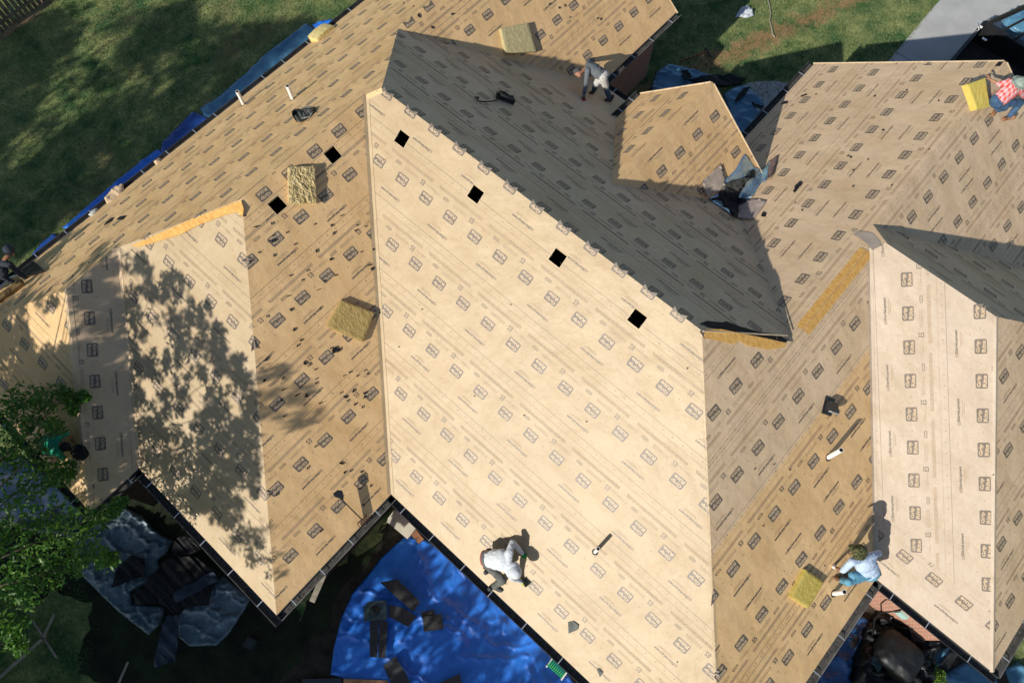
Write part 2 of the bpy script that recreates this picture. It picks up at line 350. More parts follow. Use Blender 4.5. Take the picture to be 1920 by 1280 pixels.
for pl, poly in FACES.items():
    holes = HOLES.get(pl, [])
    V, F = extrude_face(poly, holes)
    V = list(V); F = list(F); base = PR if pl == 'F4' else PG if pl in ('F12', 'F10', 'F13', 'F7', 'F5', 'F15') else PP if pl in ('F1', 'F9') else PY
    mi = [0]*len(F); mats = [base, INK, FAINT, LETTER, PG]
    lift = 0.0
    if pl == 'F3':   # the newer greyer sheets lap over the upper part
        t, up = slope_frame(pl); k = math.hypot(1, PL[pl][0]); xs = 19.25/k
        top = [I('F1','F7','F3'), I('F7','F12','F3'), I('F4','F12','F3'), I('F4','F3',('x',xs)), I('F1','F3',('x',xs))]
        V2, F2 = extrude_face(top, [], 0.002); n = nrm(pl)*0.004; k0 = len(V)
        V += [tuple(np.array(v)+n) for v in V2]; F += [tuple(i+k0 for i in f) for f in F2]; mi += [4]*len(F2); lift = .004
    tv, up = slope_frame(pl); n = nrm(pl)
    hs = [[(q[0], q[1]) for q in h] for h in holes]; courses = []
    for s, fl, t0 in ROWS[pl]:
        yd = up if fl == 'R' else -up; xd = np.cross(yd, n); courses.append((slope_point(pl, t0, s), xd, yd, poly))
    if pl == 'F4':
        p0 = on(1700, 524, pl); p1 = on(1718, 1025, pl); xd = (p0-p1)/np.linalg.norm(p0-p1); yd = np.cross(n, xd)
        cut = [p for p in poly]
        for px, py in ((1700,524), (1837,584)): courses.append((on(px, py, pl), xd, yd, 'main'))
        courses.append((on(1837,584,pl)-yd*1.19, xd, yd, 'main')); courses.append((on(1700,524,pl)+yd*1.19, xd, yd, 'main'))
        yd2 = -up; xd2 = np.cross(yd2, n); courses.append((on(1751, 1086, pl), xd2, yd2, 'low'))
        A, B = on(1650, 1035, pl), on(1925, 1215, pl); y_cut = on(1751, 1086, pl)[1]+.17
        low = [p for p in [I('F4','F3',('y',y_cut)), I('F4','F5',('y',y_cut)), I('F4','F5','Z'), I('F4','F3','Z')]]
        main = [I('F4','F12','F3'), I('F4','F15','F12'), I('F4','F15','F5'), I('F4','F5',('y',y_cut)), I('F4','F3',('y',y_cut))]
        courses = [(o, x, y, main if w_ == 'main' else low) for o, x, y, w_ in courses]
    if pl == 'F10':
        p0 = on(163, 537, pl); p1 = on(193, 887, pl); xd = (p1-p0)/np.linalg.norm(p1-p0); yd = np.cross(n, xd)
        for k in (0, 1, -1): courses.append((p0+yd*1.19*k, xd, yd, poly))
    if pl == 'F3':
        pass
    for o, xd, yd, pol in courses:
        # F12 is partly covered by the dormer: restrict to its own polygon
        c2 = np.array([q for q in pol]); rel = (c2-o)@xd
        tr, m = print_course(pol, pl, o, xd, yd, rel.min()-1.4, rel.max()+1.4, hs, lift)
        k0 = len(V); V += [tuple(p) for p in tr.reshape(-1, 3)]; F += [(k0+3*i, k0+3*i+1, k0+3*i+2) for i in range(len(tr))]
        mi += [{0: 1, 1: 2, 2: 3, 3: 2}[int(x)] for x in m]
    o = link_mesh('roof_slope', V, F, mats, house, mi)
    if pl in LAB: o['label'] = LAB[pl]
# raw board edges round the cutouts
for pl, hs_ in HOLES.items():
    for h in hs_:
        n = nrm(pl); c = sum(h)/4; V = [p+n*.004 for p in h]+[c+(p-c)*1.09+n*.004 for p in h]; link_mesh('cutout_edge', V, [(i, 4+i, 4+(i+1) % 4, (i+1) % 4) for i in range(4)], WOOD, house)
# paper wraps along hips, ridges and valleys
def wrap(p0, p1, fa, fb, name, w=0.13, m=PG, lift=.012):
    p0, p1 = np.array(p0), np.array(p1); L = np.linalg.norm(p1-p0); d = (p1-p0)/L; n = max(2, int(L/.12)); V = []; F = []
    for i in range(n+1):
        c = p0+d*L*i/n
        for side, pl in ((-1, fa), (0, None), (1, fb)):
            if pl is None:
                q = c+np.array([0, 0, lift+random.uniform(-.001, .002)])
            else:
                nn = nrm(pl); v = np.cross(nn, d); v /= np.linalg.norm(v)
                cand = c+v*.1; sgn = 1 if pip([x[:2] for x in FACES[pl]], [((p0+p1)/2+v*.1)[:2]])[0] else -1
                q = c+v*sgn*(w+random.uniform(-.004, .004))+nn*(.006+random.uniform(0, .001))
            V.append(q)
        if i: k = (i-1)*3; F += [(k, k+1, k+4, k+3), (k+1, k+2, k+5, k+4)]
    return link_mesh(name, V, F, m, house)
wrap(I('F1','F2','F6'), I('F1','F2','Z'), 'F1', 'F2', 'valley_wrap', .07, PP, .003)
wrap(I('F4','F3','F12'), I('F4','F3','Z'), 'F4', 'F3', 'valley_wrap', .06, PR)
wrap(I('F1','F3','F7')+np.array([.3, -.3, -.22]), I('F1','F3','Z'), 'F1', 'F3', 'hip_wrap', .04, PP, .004)
wrap(I('F9','F10','F6'), I('F9','F10','Z'), 'F9', 'F10', 'valley_wrap', .10, PG)
wrap(I('F10','F11','F6'), I('F10','F11','Z'), 'F10', 'F11', 'hip_wrap', .08, PG)
wrap(I('F4','F5','F15'), I('F4','F5','Z'), 'F4', 'F5', 'hip_wrap', .05, PR)
wrap(I('F14a','F14b','F7'), I('F14a','F14b','V14'), 'F14a', 'F14b', 'ridge_wrap', .12, PY)
wrap(I('F6','F1','F7'), I('F6','F1','F2'), 'F6', 'F1', 'hip_wrap', .10, PY)
wrap(I('F4','F15','F12'), I('F15','F12','F13'), 'F12', 'F15', 'hip_wrap', .12, PG)
# bare sheathing strips
def face_strip(pts, pl, name, m, lift=.014, label=None, parent=house):
    P3 = [np.array(on(x, y, pl))+nrm(pl)*lift for x, y in pts]; tri = tessellate_polygon([[Vector(p) for p in P3]])
    V = P3+[p-nrm(pl)*.009 for p in P3]; n = len(P3); F = []
    for a, b, c in tri:
        nn = np.cross(P3[b]-P3[a], P3[c]-P3[a])
        F.append((a, b, c) if nn[2] > 0 else (a, c, b))
    for i in range(n): F.append((i, (i+1) % n, n+(i+1) % n, n+i))
    o = link_mesh(name, V, F, m, parent)
    if label: o['label'] = label
    return o
rid = lambda t: I('F12','F3','F7')*(1-t)+I('F12','F3','F4')*t
st = []
for pl, w_ in (('F12', .16), ('F3', .17)):
    t, up = slope_frame(pl); a = rid(.12); b = rid(.97); n = nrm(pl)*.013
    V = [a+n, b+n, b-up*w_+n+t*.02, a-up*w_+n+t*.05]; st.append(V)
V = st[0]+st[1]; o = link_mesh('bare_sheathing', V, [(3, 2, 1, 0), (4, 5, 6, 7)], OSB, house); o['label'] = 'orange strand board left bare along the ridge'
face_strip([(1321,617), (1352,617), (1400,627), (1440,635), (1474,643), (1470,651), (1440,655), (1400,648), (1386,639), (1372,645), (1340,637), (1321,634)], 'F3', 'bare_sheathing', OSB, .014, 'yellow strand board bared under the hip end')
face_strip([(248,461), (300,438), (350,416), (400,396), (438,381), (454,376), (459,392), (457,407), (446,398), (430,401), (400,412), (370,424), (340,440), (300,452), (262,463)], 'F9', 'bare_sheathing', OSB, .03, 'curved yellow strip of bare board at the hip')
# ------------------------------------------------------------------ eaves: fascia, gutters, straps
EDGES = [(I('F11','F6','Z'), I('F6','Z','V8'), (-1,0)), (I('F9','F2','Z'), I('F1','F2','Z'), (1,0)), (I('F9','F10','Z'), I('F9','F2','Z'), (0,-1)),
 (I('F10','F11','Z'), I('F9','F10','Z'), (1,0)), (I('F11','F6','Z'), I('F10','F11','Z'), (0,-1)), (I('F1','F2','Z'), I('F1','F3','Z'), (0,-1)),
 (I('F3','F1','Z'), I('F4','F3','Z'), (1,0)), (I('F4','F3','Z'), I('F4','F5','Z'), (0,-1)), (I('F4','F5','Z'), I('F15','F5','Z'), (1,0)),
 (I('F7','F8','Z'), I('F8','Z','V8'), (1,0)), (I('F7','F8','Z'), I('F7','Z',('x',8.3)), (0,1)), (I('F12','Z','V14'), I('F12','Z','V12'), (-1,0)),
 (I('F7','F14a','Z14'), I('F14a','Z14','V14'), (-1,0)), (I('F13','F15','Z'), I('F13','Z','V12'), (1,0))]
for a, b, n in EDGES:
    fb = MB()
    n = np.array([n[0], n[1], 0.]); d = (b-a); L = np.linalg.norm(d); d = d/L
    fb.box((a+b)/2-n*.02+np.array([0, 0, -.125]), d*(L/2-.01), n*.012, (0, 0, .083))
    fb.build('fascia', WOOD, house)
    g = MB(); W = .15; H = .11; z0 = -.012
    o0, o1 = a-d*0.0+n*.002, b+d*0.0+n*.002
    ext = .15 if (tuple(np.round(b, 2)) in [tuple(np.round(I('F9','F2','Z'), 2)), tuple(np.round(I('F4','F5','Z'), 2)), tuple(np.round(I('F1','F3','Z'), 2)), tuple(np.round(I('F10','F11','Z'), 2))]) and (n[1] == -1) else 0
    o1 = o1+d*ext
    prof = [(0, z0), (0, z0-H), (W*.72, z0-H), (W*.86, z0-H*.55), (W, z0-.008), (W+.012, z0-.008), (W+.012, z0+.002), (W-.004, z0+.002), (W*.82, z0-H*.5), (W*.68, z0-H+.006), (.006, z0-H+.006), (.006, z0)]
    V = []
    for o_ in (o0, o1):
        for x, z in prof: V.append(o_+n*x+np.array([0, 0, z]))
    k = len(prof); F = [(i, (i+1) % k, k+(i+1) % k, k+i) for i in range(k)]+[tuple(range(k))[::-1], tuple(range(k, 2*k))]
    mi = [0]*len(F)
    # granules lying in the trough
    q = [o0+n*.02, o1+n*.02, o1+n*W*.74, o0+n*W*.74]; kk = len(V); V += [p+np.array([0, 0, z0-H+.03]) for p in q]; F.append((kk, kk+1, kk+2, kk+3)); mi.append(1)
    gm = [mat('gutter_metal_lit', (.13, .125, .12), .45, var=.45, scale=2.5, spec=.5), GUTIN] if n[0] == 1 else [GUT, GUTIN]  # paler copy of the gutter metal, sunlit look put into its colour
    go = link_mesh('gutter', V, F, gm, house, mi)
    ns = max(2, int(L/.78)); 
    for i in range(ns):
        tt = (i+.5+random.uniform(-.1, .1))/ns; c = a+d*L*tt; sm = MB()
        sm.box(c+n*(W/2+.003)+np.array([0, 0, z0+.004]), d*.009, n*(W/2+.006), (0, 0, .0025)); sm.build('strap', STRAP, go)
# rakes
for a, b in ((I('F12','Z','V12'), I('F12','F13','V12')), (I('F12','F13','V12'), I('F13','Z','V12')), (I('F14a','Z14','V14'), I('F14a','F14b','V14')), (I('F14a','F14b','V14'), I('F12','F14b','V14')), (I('F6','Z','V8'), I('F6','F8','V8')), (I('F6','F8','V8'), I('F8','Z','V8'))):
    rk = MB(); rk.beam(np.array(a)+np.array([0, .014, -.075]), np.array(b)+np.array([0, .014, -.075]), .022, .15); rk.build('rake_board', WOOD, house)
# ------------------------------------------------------------------ walls
def brick_mat():
    m = bpy.data.materials.new('brick'); m.use_nodes = True; N = m.node_tree.nodes; L = m.node_tree.links; p = N['Principled BSDF']; p.inputs['Roughness'].default_value = .9
    tc = N.new('ShaderNodeTexCoord'); mp = N.new('ShaderNodeMapping'); mp.inputs['Rotation'].default_value = (math.pi/2, 0, 0)
    sp = N.new('ShaderNodeSeparateXYZ'); cb = N.new('ShaderNodeCombineXYZ'); ad = N.new('ShaderNodeMath'); L.new(tc.outputs['Object'], sp.inputs[0])
    L.new(sp.outputs[0], ad.inputs[0]); L.new(sp.outputs[1], ad.inputs[1]); L.new(ad.outputs[0], cb.inputs[0]); L.new(sp.outputs[2], cb.inputs[1])
    b = N.new('ShaderNodeTexBrick'); b.inputs['Scale'].default_value = 1; b.inputs['Brick Width'].default_value = .22; b.inputs['Row Height'].default_value = .075; b.inputs['Mortar Size'].default_value = .008
    b.inputs['Color1'].default_value = (.42, .17, .10, 1); b.inputs['Color2'].default_value = (.30, .12, .08, 1); b.inputs['Mortar'].default_value = (.5, .42, .34, 1)
    L.new(cb.outputs[0], b.inputs['Vector']); L.new(b.outputs[0], p.inputs['Base Color'])
    bp = N.new('ShaderNodeBump'); bp.inputs['Strength'].default_value = .5; bp.inputs['Distance'].default_value = .01; L.new(b.outputs['Fac'], bp.inputs['Height']); bp.invert = True; L.new(bp.outputs[0], p.inputs['Normal'])
    return m
BRICK = brick_mat(); i_ = .40
x15, y11 = I('F15','F5','Z')[0], I('F15','F5','Z')[1]
WO = [(i_, -4.45+i_), (5.89-i_, -4.45+i_), (5.89-i_, -3.20+i_), (10.31-i_, -3.20+i_), (10.31-i_, i_), (18.83-i_, i_), (18.83-i_, 5.31+i_), (21.43-i_, 5.31+i_), (21.43-i_, y11-i_), (18.31-i_, y11-i_), (18.31-i_, V12-.12), (10.65+i_, V12-.12), (10.65+i_, V14-.12), (8.10+i_, V14-.12), (6.78-i_, V14-.12), (6.78-i_, V8-.12), (i_, V8-.12)]
V = [(x, y, GZ-.05) for x, y in WO]+[(x, y, -.16) for x, y in WO]; n = len(WO); F = [(i, (i+1) % n, n+(i+1) % n, n+i) for i in range(n)]
link_mesh('wall', V, F, [BRICK, mat('dark_siding', (.045, .03, .022), .85, var=.4, scale=6, stretch=(1, 1, 6))], house, [1 if i in (0, 1, 2, 3) else 0 for i in range(n)])
for pts in ([I('F12','Z','V12'), I('F12','F13','V12'), I('F13','Z','V12')], [I('F14a','Z14','V14'), I('F14a','F14b','V14'), I('F12','F14b','V14')]):
    y = pts[0][1]-.12; V = [(p[0], y, p[2]-.05) for p in pts]+[(pts[2][0], y, -.16), (pts[0][0], y, -.16)]
    link_mesh('gable_wall', V, [(0, 1, 2, 3, 4)], BRICK, house)
# soffit (closes the eaves from below and keeps the attic dark)
e = .02
SO = [(e, -4.45+e), (5.89-e, -4.45+e), (5.89-e, -3.20+e), (10.31-e, -3.20+e), (10.31-e, e), (18.83-e, e), (18.83-e, 5.31+e), (21.43-e, 5.31+e), (21.43-e, y11-e), (18.31-e, y11-e), (18.31-e, V12-e), (10.65+e, V12-e), (10.65+e, V14-e), (6.78-e, V14-e), (6.78-e, V8-e), (e, V8-e)]
tri = tessellate_polygon([[Vector((x, y, 0)) for x, y in SO]]); link_mesh('soffit', [(x, y, -.17) for x, y in SO], tri, mat('soffit_paint', (.10, .09, .08), .8), house)
tri = tessellate_polygon([[Vector((x, y, 0)) for x, y in WO]])
link_mesh('attic_floor', [(x, y, -.10) for x, y in WO], tri, DARK, house)
from mathutils import noise as MN
def fbm(x, y, z=0.0, o=4):
    return MN.fractal(Vector((x, y, z)), 0.9, 2.1, o, noise_basis='PERLIN_ORIGINAL')
def ridg(x, y, z=0.0):
    return 1-abs(MN.noise(Vector((x, y, z))))*2
# ------------------------------------------------------------------ ground
def lawn_mat():
    m = bpy.data.materials.new('lawn'); m.use_nodes = True; N = m.node_tree.nodes; L = m.node_tree.links; p = N['Principled BSDF']; p.inputs['Roughness'].default_value = .95; p.inputs['Specular IOR Level'].default_value = .1
    tc = N.new('ShaderNodeTexCoord')
    def nz(sc, d=5): n = N.new('ShaderNodeTexNoise'); n.inputs['Scale'].default_value = sc; n.inputs['Detail'].default_value = d; n.inputs['Roughness'].default_value = .65; L.new(tc.outputs['Object'], n.inputs[0]); return n
    def ramp(n, a, ca, b, cb): r = N.new('ShaderNodeValToRGB'); L.new(n, r.inputs[0]); r.color_ramp.elements[0].position = a; r.color_ramp.elements[1].position = b; r.color_ramp.elements[0].color = (*ca, 1); r.color_ramp.elements[1].color = (*cb, 1); return r
    g = ramp(nz(1.3).outputs[0], .35, (.045, .12, .05), .68, (.32, .34, .15)); g2 = ramp(nz(14, 8).outputs[0], .3, (.55, .6, .5), .7, (1.35, 1.3, 1.2))
    mx = N.new('ShaderNodeMixRGB'); mx.blend_type = 'MULTIPLY'; mx.inputs[0].default_value = 1; L.new(g.outputs[0], mx.inputs[1]); L.new(g2.outputs[0], mx.inputs[2])
    # bare red soil along a filled trench
    A = on(1345, 112, 'G'); B = on(1620, -10, 'G'); d = (B-A)[:2]; d = d/np.linalg.norm(d); nn = (-d[1], d[0]); off = nn[0]*A[0]+nn[1]*A[1]
    dp = N.new('ShaderNodeVectorMath'); dp.operation = 'DOT_PRODUCT'; L.new(tc.outputs['Object'], dp.inputs[0]); dp.inputs[1].default_value = (nn[0], nn[1], 0)
    sb = N.new('ShaderNodeMath'); sb.operation = 'SUBTRACT'; L.new(dp.outputs['Value'], sb.inputs[0]); sb.inputs[1].default_value = float(off)
    ab = N.new('ShaderNodeMath'); ab.operation = 'ABSOLUTE'; L.new(sb.outputs[0], ab.inputs[0])
    n3 = nz(2.6, 6); ma = N.new('ShaderNodeMath'); ma.operation = 'MULTIPLY_ADD'; ma.inputs[1].default_value = -1.6; L.new(n3.outputs[0], ma.inputs[0]); L.new(ab.outputs[0], ma.inputs[2])
    rr = ramp(ma.outputs[0], 0.0, (1, 1, 1), .32, (0, 0, 0)); 
    mr = N.new('ShaderNodeMapRange'); mr.inputs[1].default_value = -.75; mr.inputs[2].default_value = -.35; mr.inputs[3].default_value = .8; mr.inputs[4].default_value = 0; L.new(ma.outputs[0], mr.inputs[0])
    side = N.new('ShaderNodeMath'); side.operation = 'MULTIPLY'; L.new(mr.outputs[0], side.inputs[0])
    sx = N.new('ShaderNodeSeparateXYZ'); L.new(tc.outputs['Object'], sx.inputs[0]); gt = N.new('ShaderNodeMath'); gt.operation = 'GREATER_THAN'; L.new(sx.outputs[1], gt.inputs[0]); gt.inputs[1].default_value = 14.0; L.new(gt.outputs[0], side.inputs[1])
    mz = N.new('ShaderNodeMixRGB'); L.new(side.outputs[0], mz.inputs[0]); L.new(mx.outputs[0], mz.inputs[1]); mz.inputs[2].default_value = (.36, .20, .11, 1)
    pt = ramp(nz(.55, 6).outputs[0], .56, (0, 0, 0), .68, (.55, .55, .55)); mw = N.new('ShaderNodeMixRGB'); L.new(pt.outputs[0], mw.inputs[0]); L.new(mz.outputs[0], mw.inputs[1]); mw.inputs[2].default_value = (.23, .17, .09, 1)
    L.new(mw.outputs[0], p.inputs['Base Color'])
    b = N.new('ShaderNodeBump'); b.inputs['Distance'].default_value = .05; b.inputs['Strength'].default_value = .8; n5 = nz(25, 8); L.new(n5.outputs[0], b.inputs['Height']); L.new(b.outputs[0], p.inputs['Normal'])
    return m
tag(link_mesh('lawn', [(-250,-250,GZ),(250,-250,GZ),(250,250,GZ),(-250,250,GZ)], [(0,1,2,3)], lawn_mat()), kind='structure')
BLADE = mat('grass_blade', (.05, .13, .03), .8, col2=(.32, .35, .16), scale=1.2, trans=.25)
def grass(polys, dens):
    V = []
    for poly in polys:
        P = np.array([on(x, y, 'G')[:2] for x, y in poly]); lo, hi = P.min(0), P.max(0); n = int((hi-lo).prod()*dens)
        q = RNG.uniform(lo, hi, (n, 2)); q = q[pip(P, q)]; V.append(q)
    q = np.concatenate(V); q = q[~pip([(x, y) for x, y in WO], q)]; n = len(q); ang = RNG.uniform(0, 6.28, n); hgt = RNG.uniform(.035, .085, n); wd = RNG.uniform(.006, .013, n)
    dx, dy = np.cos(ang), np.sin(ang); lean = RNG.uniform(-.05, .05, (n, 2)); z = np.full(n, GZ)
    a = np.stack([q[:, 0]-dx*wd, q[:, 1]-dy*wd, z], 1); b = np.stack([q[:, 0]+dx*wd, q[:, 1]+dy*wd, z], 1); c = np.stack([q[:, 0]+lean[:, 0], q[:, 1]+lean[:, 1], z+hgt], 1)
    v = np.stack([a, b, c], 1).reshape(-1, 3); me = bpy.data.meshes.new('grass'); me.vertices.add(len(v)); me.vertices.foreach_set('co', v.ravel()); me.loops.add(len(v)); me.loops.foreach_set('vertex_index', np.arange(len(v), dtype=np.int32))
    me.polygons.add(n); me.polygons.foreach_set('loop_start', np.arange(0, 3*n, 3, dtype=np.int32)); me.materials.append(BLADE); me.update(calc_edges=True); me.validate()
    o = bpy.data.objects.new('grass', me); scene.collection.objects.link(o); tag(o, 'short lawn grass around the house, patchy and worn', 'grass', kind='stuff')
grass([[(-20,-20),(720,-20),(640,60),(0,560),(-30,560)], [(1230,-20),(1780,-20),(1660,130),(1500,200),(1180,220)]], 420)
grass([[(-20,1100),(160,1090),(190,1200),(140,1300),(-20,1300)]], 300)
CONC = mat('concrete', (.42, .43, .42), .9, var=.08, scale=1.5, bump=.15, bscale=30)
def flat(name, pts, z, m, kind='structure', label=None, cat=None, jag=0.0):
    if jag:
        q = []
        for i in range(len(pts)):
            a, b = np.array(pts[i]), np.array(pts[(i+1) % len(pts)]); n_ = max(1, int(np.linalg.norm(b-a)/.12))
            for k in range(n_): p = a+(b-a)*k/n_; q.append(p+np.array([MN.noise(Vector((p[0]*1.5, p[1]*1.5, 0))), MN.noise(Vector((p[0]*1.5, p[1]*1.5, 7))), 0])*jag+RNG.normal(size=3)*jag*.06)
        pts = q
    P = [Vector((p[0], p[1], GZ+z)) for p in pts]; tri = tessellate_polygon([P]); F = []
    for a, b, c in tri: F.append((a, b, c) if (P[b]-P[a]).cross(P[c]-P[a]).z > 0 else (a, c, b))
    return tag(link_mesh(name, [tuple(p) for p in P], F, m), label, cat, kind=kind)
A, B = on(1665, 115, 'G'), on(1762, 0, 'G'); d = (B-A)/np.linalg.norm(B-A); r_ = np.array([d[1], -d[0], 0])
flat('driveway', [A-d*4, A+d*25, A+d*25+r_*9, A-d*4+r_*9], .004, CONC)
js = MB(); c0 = on(1678, 97, 'G'); js.beam(c0+np.array([0, 0, .0065]), c0+r_*8+np.array([0, 0, .0065]), .018, .002)
js.build('driveway_joint', mat('joint', (.08, .08, .08), .9))['kind'] = 'structure'
flat('patio_slab', [on(x, y, 'G') for x, y in ((1362,172),(1385,160),(1415,154),(1450,152),(1480,156),(1500,168),(1500,240),(1400,290),(1365,230))], .004, CONC)
flat('soil_bed', [on(x, y, 'G') for x, y in ((520,1300),(620,1150),(745,960),(900,1090),(1120,1300))], .004, mat('bare_soil', (.035, .03, .022), .95, var=.5, scale=3, bump=.5), jag=.3)
flat('mulch_bed', [on(x, y, 'G') for x, y in ((1500,1300),(1640,1100),(1920,1270),(1930,1330),(1500,1330))], .004, mat('dark_mulch', (.06, .05, .04), .95, var=.4, scale=5, bump=.5))
flat('shade_ground', [on(x, y, 'G') for x, y in ((-60,850),(60,860),(280,860),(560,1160),(640,1080),(745,955),(640,1150),(560,1320),(150,1320),(185,1220),(120,1110),(-60,1090))], .003, mat('shade_ground', (.010, .012, .008), .95, col2=(.022, .036, .014), scale=1.8, bump=.6, bscale=25), jag=.7)  # near-black sheet over the lawn; deep tree shade put into its colour
# ------------------------------------------------------------------ wrinkled sheets lying on the ground or on the roof
def sheet(name, outline, m, label, cat, h=.05, amp=.10, res=.07, freq=1.6, group=None, thick=0.0, fine=.03, surf=None, parent=None, seed=0.0, slope_lift=None, fold=1.3):
    P = np.array([on(x, y, 'G' if surf is None else surf) for x, y in outline]); xy = P[:, :2]; lo, hi = xy.min(0), xy.max(0)
    nx, ny = int((hi-lo)[0]/res)+2, int((hi-lo)[1]/res)+2
    gx, gy = np.meshgrid(np.linspace(lo[0], hi[0], nx), np.linspace(lo[1], hi[1], ny), indexing='ij'); q = np.stack([gx.ravel(), gy.ravel()], 1)
    V = []; 
    base = 'G' if surf is None else surf
    for x, y in q:
        # nearest outline distance softens the edge down to the surface
        u, v = x*freq+seed, y*freq*.8-seed
        a1 = u*.85+v*.3+fbm(u*.7, v*.7, 1+seed)*.5; b1 = v*.85-u*.3+fbm(u*.7, v*.7, 6+seed)*.5
        d1 = MN.voronoi(Vector((a1*.35, b1*1.5, seed)))[0]; d2 = MN.voronoi(Vector((b1*1.2+3, a1*4.5, seed+2)))[0]
        wv = .10+fbm(u*.4, v*.4, 3.1+seed)*.45+fold*(.42*math.exp(-(d1[1]-d1[0])*12)+(.14+.16*fbm(u*.8, v*.8, seed))*math.exp(-(d2[1]-d2[0])*9))
        z0 = GZ if base == 'G' else zon(base, x, y)
        V.append((x+fbm(u*2, v*2, 9)*.02, y+fbm(u*2, v*2, 5)*.02, z0+h+amp*max(-.12, wv)))
    V = np.array(V); idx = np.arange(nx*ny).reshape(nx, ny); F = np.stack([idx[:-1, :-1], idx[1:, :-1], idx[1:, 1:], idx[:-1, 1:]], -1).reshape(-1, 4)
    c = q[F].mean(1); F = F[pip(xy, c)]; used, inv = np.unique(F, return_inverse=True); V = V[used]; F = inv.reshape(-1, 4)
    # pull the ragged border onto the outline
    from collections import Counter
    ec = Counter()
    for f in F:
        for i in range(4): ec[tuple(sorted((f[i], f[(i+1) % 4])))] += 1
    bd = {i for e_, n_ in ec.items() if n_ == 1 for i in e_}
    for i in bd:
        p = V[i, :2]; best = None
        for j in range(len(xy)):
            a, b = xy[j], xy[(j+1) % len(xy)]; ab = b-a; t = np.clip(np.dot(p-a, ab)/max(1e-9, ab@ab), 0, 1); s = a+ab*t; dd = np.linalg.norm(p-s)
            if best is None or dd < best[0]: best = (dd, s)
        if best[0] < res*1.3: V[i, :2] = best[1]
        z0 = GZ if base == 'G' else zon(base, V[i, 0], V[i, 1]); V[i, 2] = z0+.012+(V[i, 2]-z0)*.25
    o = link_mesh(name, V, F, m, parent, smooth=True)
    sm = o.modifiers.new('thickness', 'SOLIDIFY'); sm.thickness = .004
    if parent is None: tag(o, label, cat, group)
    return o
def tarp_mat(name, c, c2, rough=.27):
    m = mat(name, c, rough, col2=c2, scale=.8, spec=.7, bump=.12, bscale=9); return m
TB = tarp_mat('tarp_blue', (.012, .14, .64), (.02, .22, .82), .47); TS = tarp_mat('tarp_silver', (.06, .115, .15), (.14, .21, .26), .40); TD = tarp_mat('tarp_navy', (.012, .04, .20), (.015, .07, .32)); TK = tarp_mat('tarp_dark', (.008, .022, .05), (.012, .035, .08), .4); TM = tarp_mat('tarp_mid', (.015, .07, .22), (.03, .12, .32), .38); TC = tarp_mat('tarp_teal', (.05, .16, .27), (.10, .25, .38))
GT = 'tarps spread on the ground around the house'
sheet('tarp', [(765,1002),(800,1013),(840,1035),(900,1075),(960,1130),(1010,1180),(1050,1235),(1085,1295),(1000,1310),(735,1310),(725,1282),(690,1274),(650,1272),(620,1264),(626,1215),(640,1160),(662,1110),(690,1078),(715,1045),(745,1018)], TB, 'big bright blue tarp spread below the sunniest slope', 'tarp', .06, .17, .035, 1.2, GT, fold=.8)
sheet('tarp', [(180,985),(230,948),(268,966),(304,1002),(327,1012),(313,1038),(298,1050),(312,1078),(268,1098),(248,1110),(252,1131),(312,1136),(304,1170),(280,1190),(224,1147),(150,1074),(136,1054),(140,1015)], TS, 'silvery grey tarp sprawled under the left gutter corner', 'tarp', .05, .19, .04, 2.0, GT, seed=3)
sheet('tarp', [(334,1155),(365,1120),(402,1090),(420,1078),(472,1122),(450,1158),(430,1188),(408,1210),(357,1211),(336,1194)], TS, 'smaller crumpled silver tarp fanned out below the lowest gutter corner', 'tarp', .05, .17, .035, 2.4, GT, seed=7)
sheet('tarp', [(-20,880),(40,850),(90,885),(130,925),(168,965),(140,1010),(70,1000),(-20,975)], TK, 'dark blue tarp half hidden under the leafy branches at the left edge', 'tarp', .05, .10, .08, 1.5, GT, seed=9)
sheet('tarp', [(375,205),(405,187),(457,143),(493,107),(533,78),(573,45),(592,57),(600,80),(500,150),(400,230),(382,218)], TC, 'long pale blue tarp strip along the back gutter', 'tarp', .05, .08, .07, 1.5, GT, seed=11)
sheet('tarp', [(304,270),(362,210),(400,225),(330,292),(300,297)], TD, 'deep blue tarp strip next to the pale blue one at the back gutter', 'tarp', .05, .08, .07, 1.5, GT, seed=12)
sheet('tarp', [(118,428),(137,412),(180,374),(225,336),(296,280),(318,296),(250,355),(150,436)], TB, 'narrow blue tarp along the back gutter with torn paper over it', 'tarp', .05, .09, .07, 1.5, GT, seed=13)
sheet('tarp', [(585,48),(605,40),(628,37),(625,62),(600,66)], TB, 'small bright blue tarp end at the back gutter beside the foam pad', 'tarp', .05, .09, .06, 1.5, GT, seed=14)
sheet('tarp', [(56,486),(78,456),(102,438),(116,450),(95,475),(68,492)], TD, 'small navy tarp scrap by the worker in the dark hoodie', 'tarp', .05, .08, .06, 1.5, GT, seed=15)
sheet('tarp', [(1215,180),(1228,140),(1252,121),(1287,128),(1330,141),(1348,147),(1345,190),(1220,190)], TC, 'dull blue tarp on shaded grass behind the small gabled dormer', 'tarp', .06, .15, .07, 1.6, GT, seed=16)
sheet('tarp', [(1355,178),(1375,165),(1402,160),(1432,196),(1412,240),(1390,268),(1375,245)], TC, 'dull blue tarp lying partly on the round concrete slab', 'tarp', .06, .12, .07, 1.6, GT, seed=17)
sheet('tarp', [(1540,1240),(1580,1195),(1612,1152),(1631,1165),(1626,1195),(1600,1235),(1592,1270),(1625,1290),(1515,1290)], TM, 'rumpled blue tarp between the right gutter and the black grill cover', 'tarp', .07, .2, .05, 2.0, GT, seed=18)
sheet('tarp', [(1722,1224),(1782,1211),(1762,1250),(1738,1252)], TC, 'pale shiny tarp corner at the foot of the sunlit brick wall', 'tarp', .06, .14, .04, 2.5, GT, seed=19)
